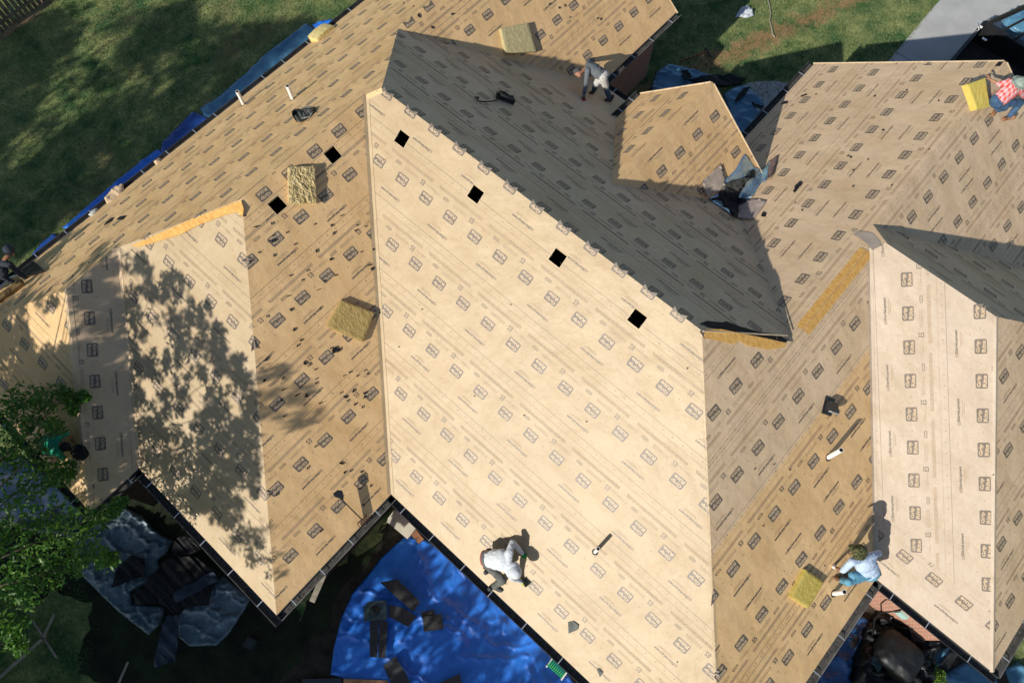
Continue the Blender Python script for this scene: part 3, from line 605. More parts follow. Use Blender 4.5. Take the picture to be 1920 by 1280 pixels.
sheet('tarp', [(1756,1272),(1778,1256),(1806,1240),(1864,1270),(1870,1295),(1760,1295)], TC, 'dull blue tarp below the bottom right gutter corner', 'tarp', .06, .14, .05, 2.0, GT, seed=20)
sheet('tarp', [(1882,1254),(1905,1238),(1935,1262),(1930,1300),(1895,1295)], TC, 'blue tarp at the far bottom right edge of the picture', 'tarp', .06, .14, .05, 2.0, GT, seed=21)
def slab(name, px, pl, m, label, cat, h=.02, thick=.012, group=None, parent=None, jag=0.0, warp=.01):
    """thin stiff piece lying on a surface"""
    P = []
    for i, (x, y) in enumerate(px):
        P.append(on(x, y, pl, h)+np.array([0, 0, random.uniform(-warp, warp)]))
        if jag:
            x2, y2 = px[(i+1) % len(px)]
            for k in (1, 2, 3):
                t = k/4; q = on(x+(x2-x)*t, y+(y2-y)*t, pl, h); P.append(q+np.array([random.uniform(-jag, jag), random.uniform(-jag, jag), random.uniform(0, warp)]))
    tri = tessellate_polygon([[Vector((p[0], p[1], 0)) for p in P]]); n = len(P); F = []
    for a, b, c in tri:
        z = np.cross(P[b]-P[a], P[c]-P[a])[2]
        if z < 0: b, c = c, b
        F += [(a, b, c), (a+n, c+n, b+n)]
    V = P+[p-np.array([0, 0, thick]) for p in P]
    for i in range(n): F.append((i, i+n, (i+1) % n+n, (i+1) % n))
    o = link_mesh(name, V, F, m, parent)
    return tag(o, label, cat, group) if parent is None else o
GS = 'shingle pieces dropped on the blue tarp'
for lab, px, h in (('long black shingle sheet lying diagonally near the top of the blue tarp', [(712,1091),(745,1085),(788,1128),(774,1146)], .30),
                   ('dappled shingle piece right under the long black one', [(728,1133),(757,1139),(781,1155),(765,1175),(729,1155)], .26),
                   ('small shingle scrap touching the squarish piece at the centre of the tarp', [(790,1147),(813,1142),(815,1154),(791,1158)], .24),
                   ('squarish shingle piece at the centre of the tarp', [(792,1156),(827,1150),(832,1178),(795,1184)], .27),
                   ('narrow shingle strip hanging below the domed vent plate, left of the pair', [(694,1162),(709,1162),(707,1232),(693,1231)], .25),
                   ('narrow shingle strip right of its twin below the vent plate', [(711,1160),(727,1166),(722,1233),(709,1232)], .25),
                   ('wide shingle slab at the bottom of the tarp', [(718,1247),(742,1230),(776,1290),(738,1290)], .25),
                   ('black shingle end cut by the bottom edge of the picture', [(812,1285),(862,1262),(868,1290),(812,1300)], .25)):
    slab('shingle_piece', px, 'G', SHIN, lab, 'shingle', h, .02, GS, warp=.02)
# domed vent plate
vp = slab('vent_plate', [(682,1138),(690,1127),(724,1125),(726,1161),(682,1164)], 'G', mat('plate_green', (.07, .11, .11), .5), 'square grey-green vent plate with a round dome on the blue tarp', 'roof vent', .34, .01, warp=.002)
c = on(702, 1145, 'G', .345); b = MB(); b.tube([c-(0, 0, .01), c+(0, 0, .05), c+(0, 0, .09), c+(0, 0, .11)], [.115, .11, .08, .02], 20); o = b.build('dome', mat('dome', (.02, .03, .03), .35), None, True); o.parent = vp
GF = 'black felt and shingle debris on the silver tarp'
for lab, px, h in (('black felt piece on the left half of the silver tarp', [(209,1102),(222,1062),(248,1040),(272,1044),(268,1080)], .28),
                   ('black shingle pile end with a pale patch on the silver tarp', [(251,1104),(312,1106),(318,1130),(251,1132)], .27),
                   ('largest black felt heap between the two silver tarps', [(268,1096),(300,1060),(330,1040),(363,1042),(416,1076),(400,1100),(393,1134),(345,1140),(328,1152),(300,1130)], .30),
                   ('dark wide felt strip running down onto the dark grass', [(288,1250),(300,1190),(312,1156),(336,1150),(334,1200),(328,1242)], .22),
                   ('narrow dark felt strip laid across the largest heap', [(325,1112),(400,1072),(412,1088),(330,1130)], .36),
                   ('black felt flap in the gap just below the gutter', [(330,1010),(352,1000),(375,1030),(350,1045),(322,1034)], .26)):
    slab('felt_piece', px, 'G', FELT if 'strip' not in lab else mat('felt_blue', (.03, .045, .07), .6, var=.4), lab, 'felt', h, .015, GF, jag=.03, warp=.04)
def stick(name, pts, rad, m, label, cat, group=None, h=.05):
    b = MB(); b.tube([on(x, y, 'G', h) for x, y in pts], rad, 7); return tag(b.build(name, m, None, True), label, cat, group)
GREYW = mat('grey_wood', (.30, .27, .21), .85, var=.25, scale=8)
def plank(name, p0, p1, w_, label, pl='G', h=.06, m=GREYW, th=.025, cat='plank', group=None):
    b = MB(); b.beam(on(*p0, pl, h), on(*p1, pl, h), w_, th); return tag(b.build(name, m), label, cat, group)
plank('plank', (102,1150), (80,1198), .06, 'short weathered board end on the grass, upper arm of the cross', h=.10)
plank('plank', (82,1195), (-15,1282), .07, 'long weathered board running off the bottom left corner', h=.10)
plank('plank', (60,1160), (107,1233), .045, 'thin grey lath crossing under the long board', h=.05)
plank('plank', (240,1240), (216,1295), .05, 'single pale lath at the bottom edge below the silver tarp', h=.05)
slab('plank', [(566,1272),(640,1271),(642,1290),(566,1290)], 'G', mat('slate', (.05, .06, .07), .7), 'dark board beside the orange one at the bottom edge', 'plank', .09, .03)
slab('plank', [(644,1272),(727,1275),(732,1290),(644,1290)], 'G', mat('orange_wood', (.50, .27, .13), .8, var=.3, scale=6), 'orange-brown board at the bottom edge beside the blue tarp', 'plank', .10, .03)
b = MB(); c = on(470, 1205, 'G', .1); b.box(c, (.11, .03, 0), (-.03, .11, 0), (0, 0, .09)); b.box(c+np.array([0, 0, .1]), (.09, .025, 0), (-.025, .09, 0), (0, 0, .012)); tag(b.build('junction_box', mat('box_dark', (.04, .045, .05), .4)), 'small dark lidded box on the black grass below the corner', 'box')
GR = 'dark debris heaped round the covered barbecue'
for lab, px, h in (('dark teal plastic panel leaning left of the covered barbecue', [(1628,1238),(1655,1205),(1668,1216),(1648,1262)], .55), ('black felt sheet end just under the sunlit brick wall', [(1700,1168),(1722,1180),(1736,1206),(1712,1200)], .6),
                   ('dark strip between the shrub and the pale tarp corner', [(1756,1250),(1786,1214),(1800,1226),(1770,1262)], .25), ('grey board scrap on the rumpled blue tarp by the gutter', [(1590,1208),(1604,1190),(1612,1196),(1598,1216)], .35)):
    slab('debris_piece', px, 'G', FELT if 'teal' not in lab else mat('teal_dark', (.02, .05, .055), .5, var=.3), lab, 'debris', h, .015, GR, jag=.03, warp=.05)
# cream bin and wood block under the eave corner
def bevelled(name, c, ax, ay, az, r, m, parent=None, seg=3):
    b = MB(); b.box(c, ax, ay, az); o = b.build(name, m, parent); md = o.modifiers.new('bevel', 'BEVEL'); md.width = r; md.segments = seg; return o
o = bevelled('storage_bin', on(757, 978, 'G', .4), (.30, .02, 0), (-.02, .22, 0), (0, 0, .38), .08, mat('cream_plastic', (.60, .57, .46), .5, var=.08)); tag(o, 'cream rounded bin tucked under the inner gutter corner', 'bin')
l_ = MB(); l_.box(on(757, 978, 'G', .80), (.32, .02, 0), (-.02, .24, 0), (0, 0, .02)); l_.build('lid', mat('cream_plastic'  , (.6, .57, .46), .5), None).parent = o
plank('plank', (776,998), (790,1015), .16, 'short reddish board standing beside the cream bin', h=.35, m=mat('red_wood', (.30, .15, .08), .8, var=.2), th=.12)
# hose on its rack
hr = empty('hose_rack', on(1047, 1250, 'G'), 'coiled green hose on a white rack below the lower gutter', 'garden hose')
c0, c1 = on(1033, 1238, 'G', .5), on(1061, 1262, 'G', .5); ax = (c1-c0)/np.linalg.norm(c1-c0); sd = np.cross(ax, (0, 0, 1)); b = MB(); pts = []
for k in range(9*14+1):
    t = k/14*2*math.pi; pts.append(c0+(c1-c0)*(k/(9*14))+sd*.13*math.cos(t)+np.array([0, 0, .13*math.sin(t)]))
b.tube(pts, .014, 6); b.build('hose', mat('hose_green', (.02, .30, .12), .4), hr, True)
for k in (0, 1):
    b = MB(); c = (c0, c1)[k]; b.box(c, ax*.015, sd*.17, (0, 0, .02)); b.box(c-sd*.15-np.array([0, 0, .24]), ax*.015, sd*.015, (0, 0, .25)); b.box(c+sd*.15-np.array([0, 0, .24]), ax*.015, sd*.015, (0, 0, .25)); b.build('end_frame', PVC, hr)
# grill cover, shrub, wall box, gutter-side things at the lower right
def blob(name, c, r, m, label, cat, seed=0., flat=.0, n=3, ex=2.6, amp=.12, fq=2.2):
    bm = bmesh.new(); bmesh.ops.create_icosphere(bm, subdivisions=5, radius=1)
    for v in bm.verts:
        p = np.array(v.co); s = (abs(p[0])**ex+abs(p[1])**ex+abs(p[2])**ex)**(1/ex); p = p/s
        d = 1+amp*fbm(p[0]*fq+seed, p[1]*fq, p[2]*fq+seed, 4); p = p*d*np.array(r); p[2] = max(p[2], flat); v.co = Vector(p+np.array(c))
    me = bpy.data.meshes.new(name); bm.to_mesh(me); bm.free(); me.materials.append(m); me.polygons.foreach_set('use_smooth', np.ones(len(me.polygons), bool))
    o = bpy.data.objects.new(name, me); scene.collection.objects.link(o); return tag(o, label, cat)
CV = mat('cover_black', (.008, .010, .012), .5, var=.5, scale=3, bump=.15, bscale=3, spec=.4)
blob('grill_cover', on(1676, 1228, 'G', .35), (.50, .44, .50), CV, 'big black covered barbecue with a rounded top by the brick wall', 'grill cover', 2., -.35, amp=.05, ex=3.6)
sheet('ground_sheet', [(1596,1230),(1612,1180),(1640,1146),(1668,1138),(1705,1160),(1742,1203),(1744,1225),(1730,1290),(1590,1290)], CV, 'glossy black plastic sheet bunched round the covered barbecue', 'plastic sheet', .25, .55, .045, 2.4, seed=23)
b = MB(); pts = [on(x, y, 'G', h) for x, y, h in ((1636,1190,.5),(1640,1160,.9),(1652,1148,1.3),(1672,1146,1.5),(1690,1142,1.6))]; b.tube(pts, .018, 8); tag(b.build('cable', mat('rubber', (.015, .015, .015), .4), None, True), 'black cable looping up from the covered barbecue to the brick wall', 'cable')
wb = on(1691, 1148, 5.6) if False else None
a4 = 5.31+.40
def on_wall(px, py, y0):
    d = ray(px, py); s = (y0-CAMP[1])/d[1]; return CAMP+s*d
p = on_wall(1692, 1150, a4); b = MB(); b.box(p+np.array([0, -.03, 0]), (.10, 0, 0), (0, .03, 0), (0, 0, .13)); b.build('meter_box', mat('pale_teal', (.35, .55, .52), .5), house)
# ------------------------------------------------------------------ leaves, trees
LEAFS = [mat('leaf_a', (.055, .15, .022), .45, var=.3, scale=2.0, trans=.35, spec=.5), mat('leaf_b', (.10, .22, .03), .45, var=.25, scale=2.5, trans=.4, spec=.5)]
BARK = mat('bark', (.12, .09, .065), .9, var=.35, scale=9, bump=.5)
def leaf_cloud(centres, rads, per, size, parent, name='crown', mats=LEAFS, flatten=1.0):
    c = np.repeat(np.array(centres), per, 0); r = np.repeat(np.array(rads), per)[:, None]; n = len(c)
    d = RNG.normal(size=(n, 3)); d /= np.linalg.norm(d, axis=1)[:, None]; rr = RNG.uniform(.15, 1, (n, 1))**.6
    p = c+d*rr*r*np.array([1, 1, flatten]); nx = RNG.normal(size=(n, 3))+np.array([0, 0, .9]); nx /= np.linalg.norm(nx, axis=1)[:, None]
    a = np.cross(nx, RNG.normal(size=(n, 3))); a /= np.linalg.norm(a, axis=1)[:, None]; b = np.cross(nx, a); s = (size*RNG.uniform(.6, 1.3, (n, 1)))
    # pointed leaf of two triangles folded along the midrib
    v = np.stack([p-a*s, p+b*s*.42+nx*s*.12, p+a*s*1.1, p-b*s*.42+nx*s*.12], 1).reshape(-1, 3)
    f = np.array([[0, 1, 2], [0, 2, 3]]); F = (np.arange(n)[:, None, None]*4+f).reshape(-1, 3)
    v = v-np.array(parent_origin(parent))
    me = bpy.data.meshes.new(name); me.vertices.add(len(v)); me.vertices.foreach_set('co', v.ravel()); me.loops.add(len(F)*3); me.loops.foreach_set('vertex_index', F.ravel().astype(np.int32))
    me.polygons.add(len(F)); me.polygons.foreach_set('loop_start', np.arange(0, 3*len(F), 3, dtype=np.int32)); 
    for m in mats: me.materials.append(m)
    me.polygons.foreach_set('material_index', np.repeat((RNG.uniform(size=n) < .35).astype(np.int32), 2)); me.update(calc_edges=True)
    o = bpy.data.objects.new(name, me); scene.collection.objects.link(o); o.parent = parent; return o
def tree_wood(parent, base, fork, ends, r0=.2, name='trunk'):
    b = MB(); base = np.array(base, float); fork = np.array(fork, float); b.tube([base, base*.6+fork*.4+(.05, .03, 0), fork], [r0, r0*.8, r0*.6], 10); b.build(name, BARK, parent, True)
    b = MB()
    for e in ends:
        e = np.array(e, float); mid = fork*.5+e*.5+RNG.normal(size=3)*.15+(0, 0, .2); b.tube([fork, mid, e], [r0*.28, r0*.09, r0*.03], 6)
    b.build('limb', BARK, parent, True)
# tree 1: the leafy maple at the left; its visible low branches and the crown that shades the left wing
t1 = empty('maple_tree', (4.6, -9.2, GZ), 'leafy green tree whose branches reach over the left wing', 'tree')
vis = [(20,760,.3),(60,752,.3),(95,745,.25),(122,738,.12),(140,745,.1),(30,790,.35),(75,785,.35),(15,830,.4),(50,835,.4),(95,800,.22),(20,870,.4),(60,900,.35),(40,930,.4),(100,905,.28),(130,882,.15),(90,880,.25),(15,980,.45),
       (60,985,.45),(110,975,.4),(150,975,.35),(190,968,.25),(215,955,.1),(225,940,.06),(20,1030,.45),(70,1035,.45),(120,1025,.4),(160,1020,.3),(190,1045,.2),(205,1050,.1),(40,1080,.4),(90,1085,.35),(60,1110,.28),(10,1120,.4),(20,1160,.3),(15,1190,.2),(150,1060,.2),(30,1210,.12),(140,770,.06),(155,740,.06)]
cen = []; rad = []
for x, y, r in vis:
    for k in range(3):
        z = random.uniform(.8, 2.0) if y > 900 else random.uniform(.9, 1.6)
        cen.append(on(x+random.uniform(-14, 14)*(r+.2)*2, y+random.uniform(-14, 14)*(r+.2)*2, z)); rad.append(r*.75+.06)
leaf_cloud(cen, rad, 52, .060, t1)
ends = [cen[i] for i in range(0, len(cen), 9)]
def targets(polys, n, dens_fn=None):
    out = []
    while len(out) < n:
        pl, poly, w_ = polys[int(RNG.choice(len(polys), p=np.array([q[2] for q in polys])/sum(q[2] for q in polys)))]
        P = np.array(poly); x, y = RNG.uniform(P.min(0), P.max(0))
        if pip(P, [(x, y)])[0] and (dens_fn is None or random.random() < dens_fn(x, y)): out.append(on(x, y, pl))
    return out
def proj(p):
    d = np.array(p)-CAMP; w_ = d@CD; return 960+CAM_F*(d@CR)/w_, 640-CAM_F*(d@CU)/w_
T = targets([('F9', [(228,478),(262,474),(295,525),(330,505),(358,565),(388,562),(415,605),(422,655),(455,670),(482,745),(488,840),(480,930),(420,900),(500,1010),(480,1060),(400,960),(330,890),(265,860)], 5.2),
             ('F9', [(300,880),(420,900),(500,960),(512,1100),(470,1060)], .45),
             ('F10', [(140,545),(215,480),(235,500),(250,880),(175,950),(150,760)], .7), ('F11', [(-60,620),(20,630),(60,640),(130,680),(150,900),(-20,860)], 7.5), ('F11', [(-60,600),(45,575),(55,650),(-60,680)], 2.5), ('F11', [(30,650),(140,650),(150,720),(30,720)], 1.2),
             ('F6', [(-40,600),(60,540),(130,520),(190,450),(215,470),(135,545),(40,600)], .9), ('F6', [(-40,560),(60,480),(130,420),(150,440),(60,540),(-40,610)], .45), ('F2', [(505,690),(590,740),(600,800),(505,830)], .05)], 2300,
            lambda x, y: .25+.75*(fbm(x*.013, y*.013, 1.7) > -.12))
cen2 = []; rad2 = []
for p in T:
    for _ in range(8):
        t = random.uniform(3.6, 9.5); c = p-SUN*t; x, y = proj(c)
        if x < -40 and c[2] < 8.5: cen2.append(c); rad2.append(random.uniform(.09, .22)); break
leaf_cloud(cen2, rad2, 21, .08, t1)
tree_wood(t1, (4.6, -9.2, GZ), (4.5, -8.6, .5), ends+cen2[::25], .24)
# off-camera neighbours on the sunny side: they only show as the shade they throw
def shade_tree(base, polys, n, t0, t1_, label, per=16, size=.15, rr=(.25, .55), wmax=None, dens=None):
    t = empty('shade_tree', (*base, GZ), label, 'tree', 'trees standing beyond the lower left of the house'); T = targets(polys, n, dens); cen = []; rad = []
    for p in T:
        for _ in range(8):
            s = random.uniform(t0, t1_); c = p-SUN*s; x, y = proj(c); w_ = (c-CAMP)@CD
            if (x < -80 or y > 1400 or w_ < .3) and (wmax is None or c[2]+.603*c[1] < wmax): cen.append(c); rad.append(random.uniform(*rr)); break
    if not cen: return
    cen = np.array(cen); leaf_cloud(cen, rad, per, size, t); m = cen.mean(0); tree_wood(t, (*base, GZ), (m[0], m[1], m[2]*.5), cen[::max(1, len(cen)//30)], .28)
G = 'G'
shade_tree((-9, -14), [(G, [(-40,60),(60,20),(200,70),(330,150),(260,290),(120,400),(-40,520)], 1)], 520, 13, 20, 'tall tree shading the far left of the back lawn', rr=(.3, .7), size=.16, dens=lambda x, y: .12+.88*(fbm(x*.006+y*.006, (x-y)*.0022+4, .3) > .02))
shade_tree((-2, -13), [(G, [(200,40),(340,20),(420,60),(560,60),(430,170),(300,280),(170,380),(110,400),(260,290),(330,150)], 1)], 460, 16, 24, 'tall tree shading the middle of the back lawn', rr=(.3, .7), size=.16, dens=lambda x, y: .12+.88*(fbm(x*.006+y*.006, (x-y)*.0022+4, .3) > .02))
shade_tree((8.5, -14), [(-1.0, [(225,900),(262,880),(345,965),(300,1000)], .12), (-1.8, [(225,900),(262,880),(400,1020),(300,1020)], .12), (G, [(-60,1000),(120,1000),(220,1000),(420,1080),(330,1300),(-60,1320)], 1)], 1500, 7, 14, 'bushy tree shading the dark grass at the bottom left', rr=(.3, .6), wmax=-.5, dens=lambda x, y: 1 if not (30 < x < 110 and 1130 < y < 1290) else .35)
shade_tree((13, -11.5), [(G, [(420,1060),(620,1000),(740,950),(640,1150),(620,1300),(330,1300)], 2.6), (G, [(620,1100),(740,1000),(880,1060),(1090,1300),(600,1320)], .8)], 560, 7, 13, 'bushy tree throwing dapples over the big blue tarp', rr=(.18, .42), wmax=-.35, per=12)
shade_tree((20, -7.5), [(G, [(1500,1310),(1610,1180),(1680,1200),(1740,1290),(1700,1340)], 1), (G, [(1780,1300),(1810,1230),(1900,1290)], .3)], 330, 7, 11, 'bush shading the ground round the covered barbecue', rr=(.2, .4), wmax=4.6, per=12)
# shrub at the lower right
sh = empty('shrub', on(1744, 1268, 'G'), 'small bright green shrub by the tarps at the lower right', 'shrub')
c = on(1744, 1268, 'G'); cc = [c+np.array([random.uniform(-.18, .18), random.uniform(-.18, .18), random.uniform(.1, .4)]) for _ in range(16)]; leaf_cloud(cc, [.12]*16, 60, .028, sh, 'foliage', [mat('shrub_leaf', (.12, .22, .03), .6, trans=.3)]*1)
b = MB(); [b.tube([c, q], [.012, .005], 5) for q in cc[:6]]; b.build('stem', BARK, sh)
# ------------------------------------------------------------------ fence at the top left
fn = empty('fence', on(60, 40, 'G'), 'weathered wooden picket fence at the top left corner of the lawn', 'fence')
a, b_ = on(118, -22, 'G'), on(-40, 92, 'G'); L = np.linalg.norm(b_-a); d = (b_-a)/L; nrm_ = np.array([-d[1], d[0], 0]); k = int(L/.165); FW = mat('fence_wood', (.17, .15, .11), .9, var=.35, scale=5)
for i in range(k):
    c = a+d*(i+.5)*L/k; m = MB(); hh = 1.75+random.uniform(-.02, .02); m.box(c+np.array([0, 0, hh/2]), d*.062, nrm_*.009, (0, 0, hh/2)); m.build('picket', FW, fn)
for z in (.3, 1.4): m = MB(); m.box((a+b_)/2+nrm_*.03+np.array([0, 0, z]), d*L/2, nrm_*.018, (0, 0, .045)); m.build('rail', FW, fn)
flat('dirt_strip', [on(x, y, 'G') for x, y in ((95,-25),(128,-25),(70,30),(0,78),(-40,108),(-40,85),(0,58),(60,20))], .004, mat('pale_dirt', (.30, .21, .13), .95, var=.3, scale=4))
# ------------------------------------------------------------------ trailer on the driveway
TRM = mat('trailer_black', (.015, .016, .018), .35, var=.3, scale=2, spec=.5)
C = on(1846, 42, GZ+1.25); tr = empty('dump_trailer', (C[0], C[1], GZ), 'black steel dump trailer parked on the concrete driveway', 'trailer')
dx = np.array([1., 0, 0]); dy = np.array([0, 1., 0]); Ly, Lx = 4.2, 2.2; c0 = np.array([C[0], C[1], GZ])
def wallbox(p0, p1, z0, z1, th=.03):
    m = MB(); p0 = np.array(p0, float); p1 = np.array(p1, float); m.beam((*p0[:2], (z0+z1)/2), (*p1[:2], (z0+z1)/2), th*2, z1-z0); return m
q = [c0, c0-dy*Ly, c0-dy*Ly+dx*Lx, c0+dx*Lx]
for i in range(4):
    m = wallbox(q[i], q[(i+1) % 4], GZ+.55, GZ+1.2); m.build('side_panel', TRM, tr)
    m = MB(); m.beam(q[i]+np.array([0, 0, 1.25]), q[(i+1) % 4]+np.array([0, 0, 1.25]), .10, .09); m.build('top_rail', TRM, tr)
    for j in range(1, 5):
        p = q[i]+(q[(i+1) % 4]-q[i])*j/5; m = MB(); m.box(p+np.array([0, 0, .87]), dx*.05, dy*.05, (0, 0, .33)); m.build('side_post', TRM, tr)
m = MB(); m.box((q[0]+q[2])/2+np.array([0, 0, .5]), dx*Lx/2, dy*Ly/2, (0, 0, .05)); m.build('floor', mat('trailer_floor', (.03, .03, .032), .7, var=.4), tr)
for sx in (-.12, Lx+.12):
    for sy in (-1.6, -2.5):
        p = c0+dx*sx+dy*sy+np.array([0, 0, .36]); m = MB(); m.tube([p-dx*.10, p+dx*.10], .36, 20); w_ = m.build('wheel', mat('tyre', (.02, .02, .02), .8), tr); m = MB(); m.tube([p-dx*.112, p+dx*.112], .18, 16); m.build('rim', STRAP, w_)
for k, (x, y) in enumerate(((1838,50), (1846,74))): 
    m = MB(); p = on(x, y, GZ+1.32); m.box(p, dx*.07, dy*.035, (0, 0, .01)); m.build('reflector', PVC, tr)
# raised tailgate frame
g0, g1, g2, g3 = on(1851,45,GZ+1.35), on(1925,12,GZ+2.3), on(1985,48,GZ+2.3), on(1925,92,GZ+1.35)
for pa, pb in ((g0, g1), (g1, g2), (g2, g3), (g3, g0)): m = MB(); m.beam(pa, pb, .12, .1); m.build('gate_rail', TRM, tr)
for k in (.33, .66): m = MB(); m.beam(g0*(1-k)+g3*k, g1*(1-k)+g2*k, .05, .05); m.build('gate_bar', TRM, tr)
m = MB(); m.beam(on(1826,50,GZ+1.3), on(1843,40,GZ+1.45), .03, .03); m.beam(on(1833,44,GZ+1.45), on(1836,56,GZ+1.3), .03, .03); m.build('latch', STRAP, tr)
blob('blue_bundle', on(1915, 45, GZ+.75), (.5, .6, .3), TC, 'blue tarp bundle inside the black trailer frame', 'bundle', 5., -.2)
# ------------------------------------------------------------------ loose things on the lawn
sheet('plastic_sheet', [(1378,33),(1388,17),(1398,13),(1408,18),(1414,31),(1400,36)], mat('white_plastic', (.55, .60, .66), .35, var=.1, spec=.6), 'crumpled white plastic sheet on the sunny lawn', 'plastic sheet', .06, .14, .04, 4., seed=30)
stick('branch', [(1437,-8),(1443,10),(1445,28),(1443,40),(1447,52),(1449,66),(1453,70)], [.02,.02,.018,.016,.02,.03,.02], GREYW, 'thin crooked bare branch lying on the sunny lawn', 'branch', h=.03)
rk_ = empty('garden_rake', on(1300, 108, 'G'), 'red handled rake on the shaded grass near the tarp', 'rake'); m = MB(); m.tube([on(1274,116,'G',.05), on(1326,97,'G',.09)], .018, 8); m.build('handle', mat('red_paint', (.30, .05, .03), .5), rk_, True)
m = MB(); m.beam(on(1321,90,'G',.08), on(1331,106,'G',.08), .03, .02)
for k in range(8): p = on(1321+10*k/7, 90+16*k/7, 'G', .06); m.box(p+np.array([.05, .02, -.02]), (.05, .02, 0), (-.002, .005, 0), (0, 0, .004))
m.build('rake_head', TRM, rk_)
GP = 'scraps on the shaded tarp and slab behind the dormer'
slab('felt_piece', [(1276,133),(1290,131),(1298,145),(1284,151)], 'G', FELT, 'black felt square on the dull blue tarp behind the dormer', 'felt', .2, .01, GP, jag=.02)
slab('felt_piece', [(1377,189),(1394,165),(1408,163),(1395,180),(1382,191)], 'G', FELT, 'long black felt strip on the tarp over the round slab', 'felt', .2, .01, GP, jag=.02)
slab('felt_piece', [(1410,190),(1422,196),(1433,198),(1428,204),(1414,200)], 'G', FELT, 'small torn black scrap on the round slab', 'felt', .18, .01, GP, jag=.03)
slab('felt_piece', [(1290,150),(1340,138),(1398,148),(1390,158),(1330,160)], 'G', FELT, 'dark debris pile in shade behind the dormer peak', 'felt', .1, .05, GP, jag=.06, warp=.05)
# ------------------------------------------------------------------ plumbing pipes through the roof
BOOT = mat('boot_rubber', (.02, .02, .02), .6)
def pipe(bx, tx, pl, r, label):
    base = on(*bx, pl); best = None
    for k in range(10, 140):
        h = k*.01; x, y = proj(base+(0, 0, h)); e_ = math.hypot(x-tx[0], y-tx[1])
        if best is None or e_ < best[0]: best = (e_, h)
    h = best[1]; m = MB(); m.tube([base-(0, 0, .1), base+(0, 0, h)], r, 16, cap=False); m.tube([base+(0, 0, h), base+(0, 0, h-.12)], r*.82, 16, m=1, cap=True)
    # rim ring
    k0 = len(m.v); 
    for rr in (r, r*.82):
        for j in range(16): t = 2*math.pi*j/16; m.v.append(tuple(base+np.array([rr*math.cos(t), rr*math.sin(t), h+.0005])))
    for j in range(16): m.f.append((k0+j, k0+(j+1) % 16, k0+16+(j+1) % 16, k0+16+j)); m.m.append(0)
    o = m.build('vent_pipe', [PVC, DARK], house, True); o['label'] = label
    m = MB(); n = nrm(pl); a = np.cross(n, (1, 0, 0)); a /= np.linalg.norm(a); b = np.cross(n, a); V = [base+n*.006+(a*math.cos(t)+b*math.sin(t))*r*1.7 for t in np.linspace(0, 2*math.pi, 20, endpoint=False)]
    link_mesh('pipe_hole', V, [tuple(range(20))], DARK, house)
pipe((457,196), (446,171), 'F6', .045, 'white plastic pipe nearest the back gutter')
pipe((549,186), (540,161), 'F6', .045, 'white plastic pipe further up the back slope')
pipe((1116,1034), (1121,1028), 'F1', .036, 'short white pipe on the bright slope')
pipe((1553,857), (1577,843), 'F3', .045, 'tall white pipe casting a long shadow')
pipe((1563,1112), (1583,1105), 'F3', .045, 'white pipe beside the eave')
# ------------------------------------------------------------------ foam pads
def foam(corners, pl, label, h=.15, rough=.01, col=(.62, .50, .16), col2=(.72, .60, .24), lifts=(0, 0, 0, 0), n=26, seed=0., under=None):
    m = mat('foam_%d' % int(seed), col, .95, col2=col2, scale=7, bump=.4 if seed < 2 else .12, bscale=45)
    C = [on(x, y, pl, h+l) for (x, y), l in zip(corners, lifts)]; nn = nrm(pl); V = []; F = []
    for side in (0, 1):
        for i in range(n+1):
            for j in range(n+1):
                u, v = i/n, j/n; p = C[0]*(1-u)*(1-v)+C[1]*u*(1-v)+C[2]*u*v+C[3]*(1-u)*v
                e_ = min(u, 1-u, v, 1-v); edge = min(1, e_*n/1.5)
                d = rough*(fbm(p[0]*14+seed, p[1]*14, seed)+.8*fbm(p[0]*38, p[1]*38, seed))
                if side == 0: q = p+nn*(d*(.4+.6*edge)-.012*(1-edge))
                else: q = p-nn*(h*(.96 if lifts == (0, 0, 0, 0) else .9))+nn*d*.3
                if edge < .7: q = q+np.array([fbm(p[0]*30+side*3, p[1]*30), fbm(p[1]*30, p[0]*30+side*3), 0])*rough*.7
                V.append(q)
    N_ = (n+1)*(n+1); id_ = lambda s, i, j: s*N_+i*(n+1)+j
    for i in range(n):
        for j in range(n):
            F.append((id_(0,i,j), id_(0,i+1,j), id_(0,i+1,j+1), id_(0,i,j+1))); F.append((id_(1,i,j), id_(1,i,j+1), id_(1,i+1,j+1), id_(1,i+1,j)))
    for i in range(n):
        for a, b in (((i,0),(i+1,0)), ((i+1,n),(i,n)), ((0,i+1),(0,i)), ((n,i),(n,i+1))): F.append((id_(0,*a), id_(0,*b), id_(1,*b), id_(1,*a)))
    o = link_mesh('foam_pad', V, F, m); o.data.update(); return tag(o, label, 'foam pad', 'foam pads the roofers sit on')
foam([(541,313), (590,311), (594,381), (542,382)], 'F2', 'rough crumbly foam pad between the two square cutouts', .15, .020, (.36, .27, .12), (.60, .48, .25), seed=1)
foam([(640,562), (702,586), (680,642), (613,612)], 'F2', 'worn dirty foam pad lying beside the pale valley', .13, .006, (.36, .255, .09), (.44, .325, .13), seed=2)
foam([(940,53), (990,42), (1006,96), (950,100)], 'F8', 'grey-yellow foam pad at the edge of the big shadow near the top', .16, .004, (.40, .35, .19), (.47, .41, .22), (0, 0, 0, .02), seed=3)
foam([(1512,1068), (1546,1092), (1516,1141), (1484,1119)], 'F3', 'yellow foam pad in front of the squatting worker in pale blue', .12, .004, (.46, .36, .08), (.54, .43, .12), seed=4)
foam([(1815,158), (1849,146), (1857,200), (1832,206)], 'F13', 'clean yellow foam pad gripped by the worker in the plaid shirt', .16, .004, (.55, .43, .09), (.62, .50, .13), (.10, .16, .02, 0), seed=5)
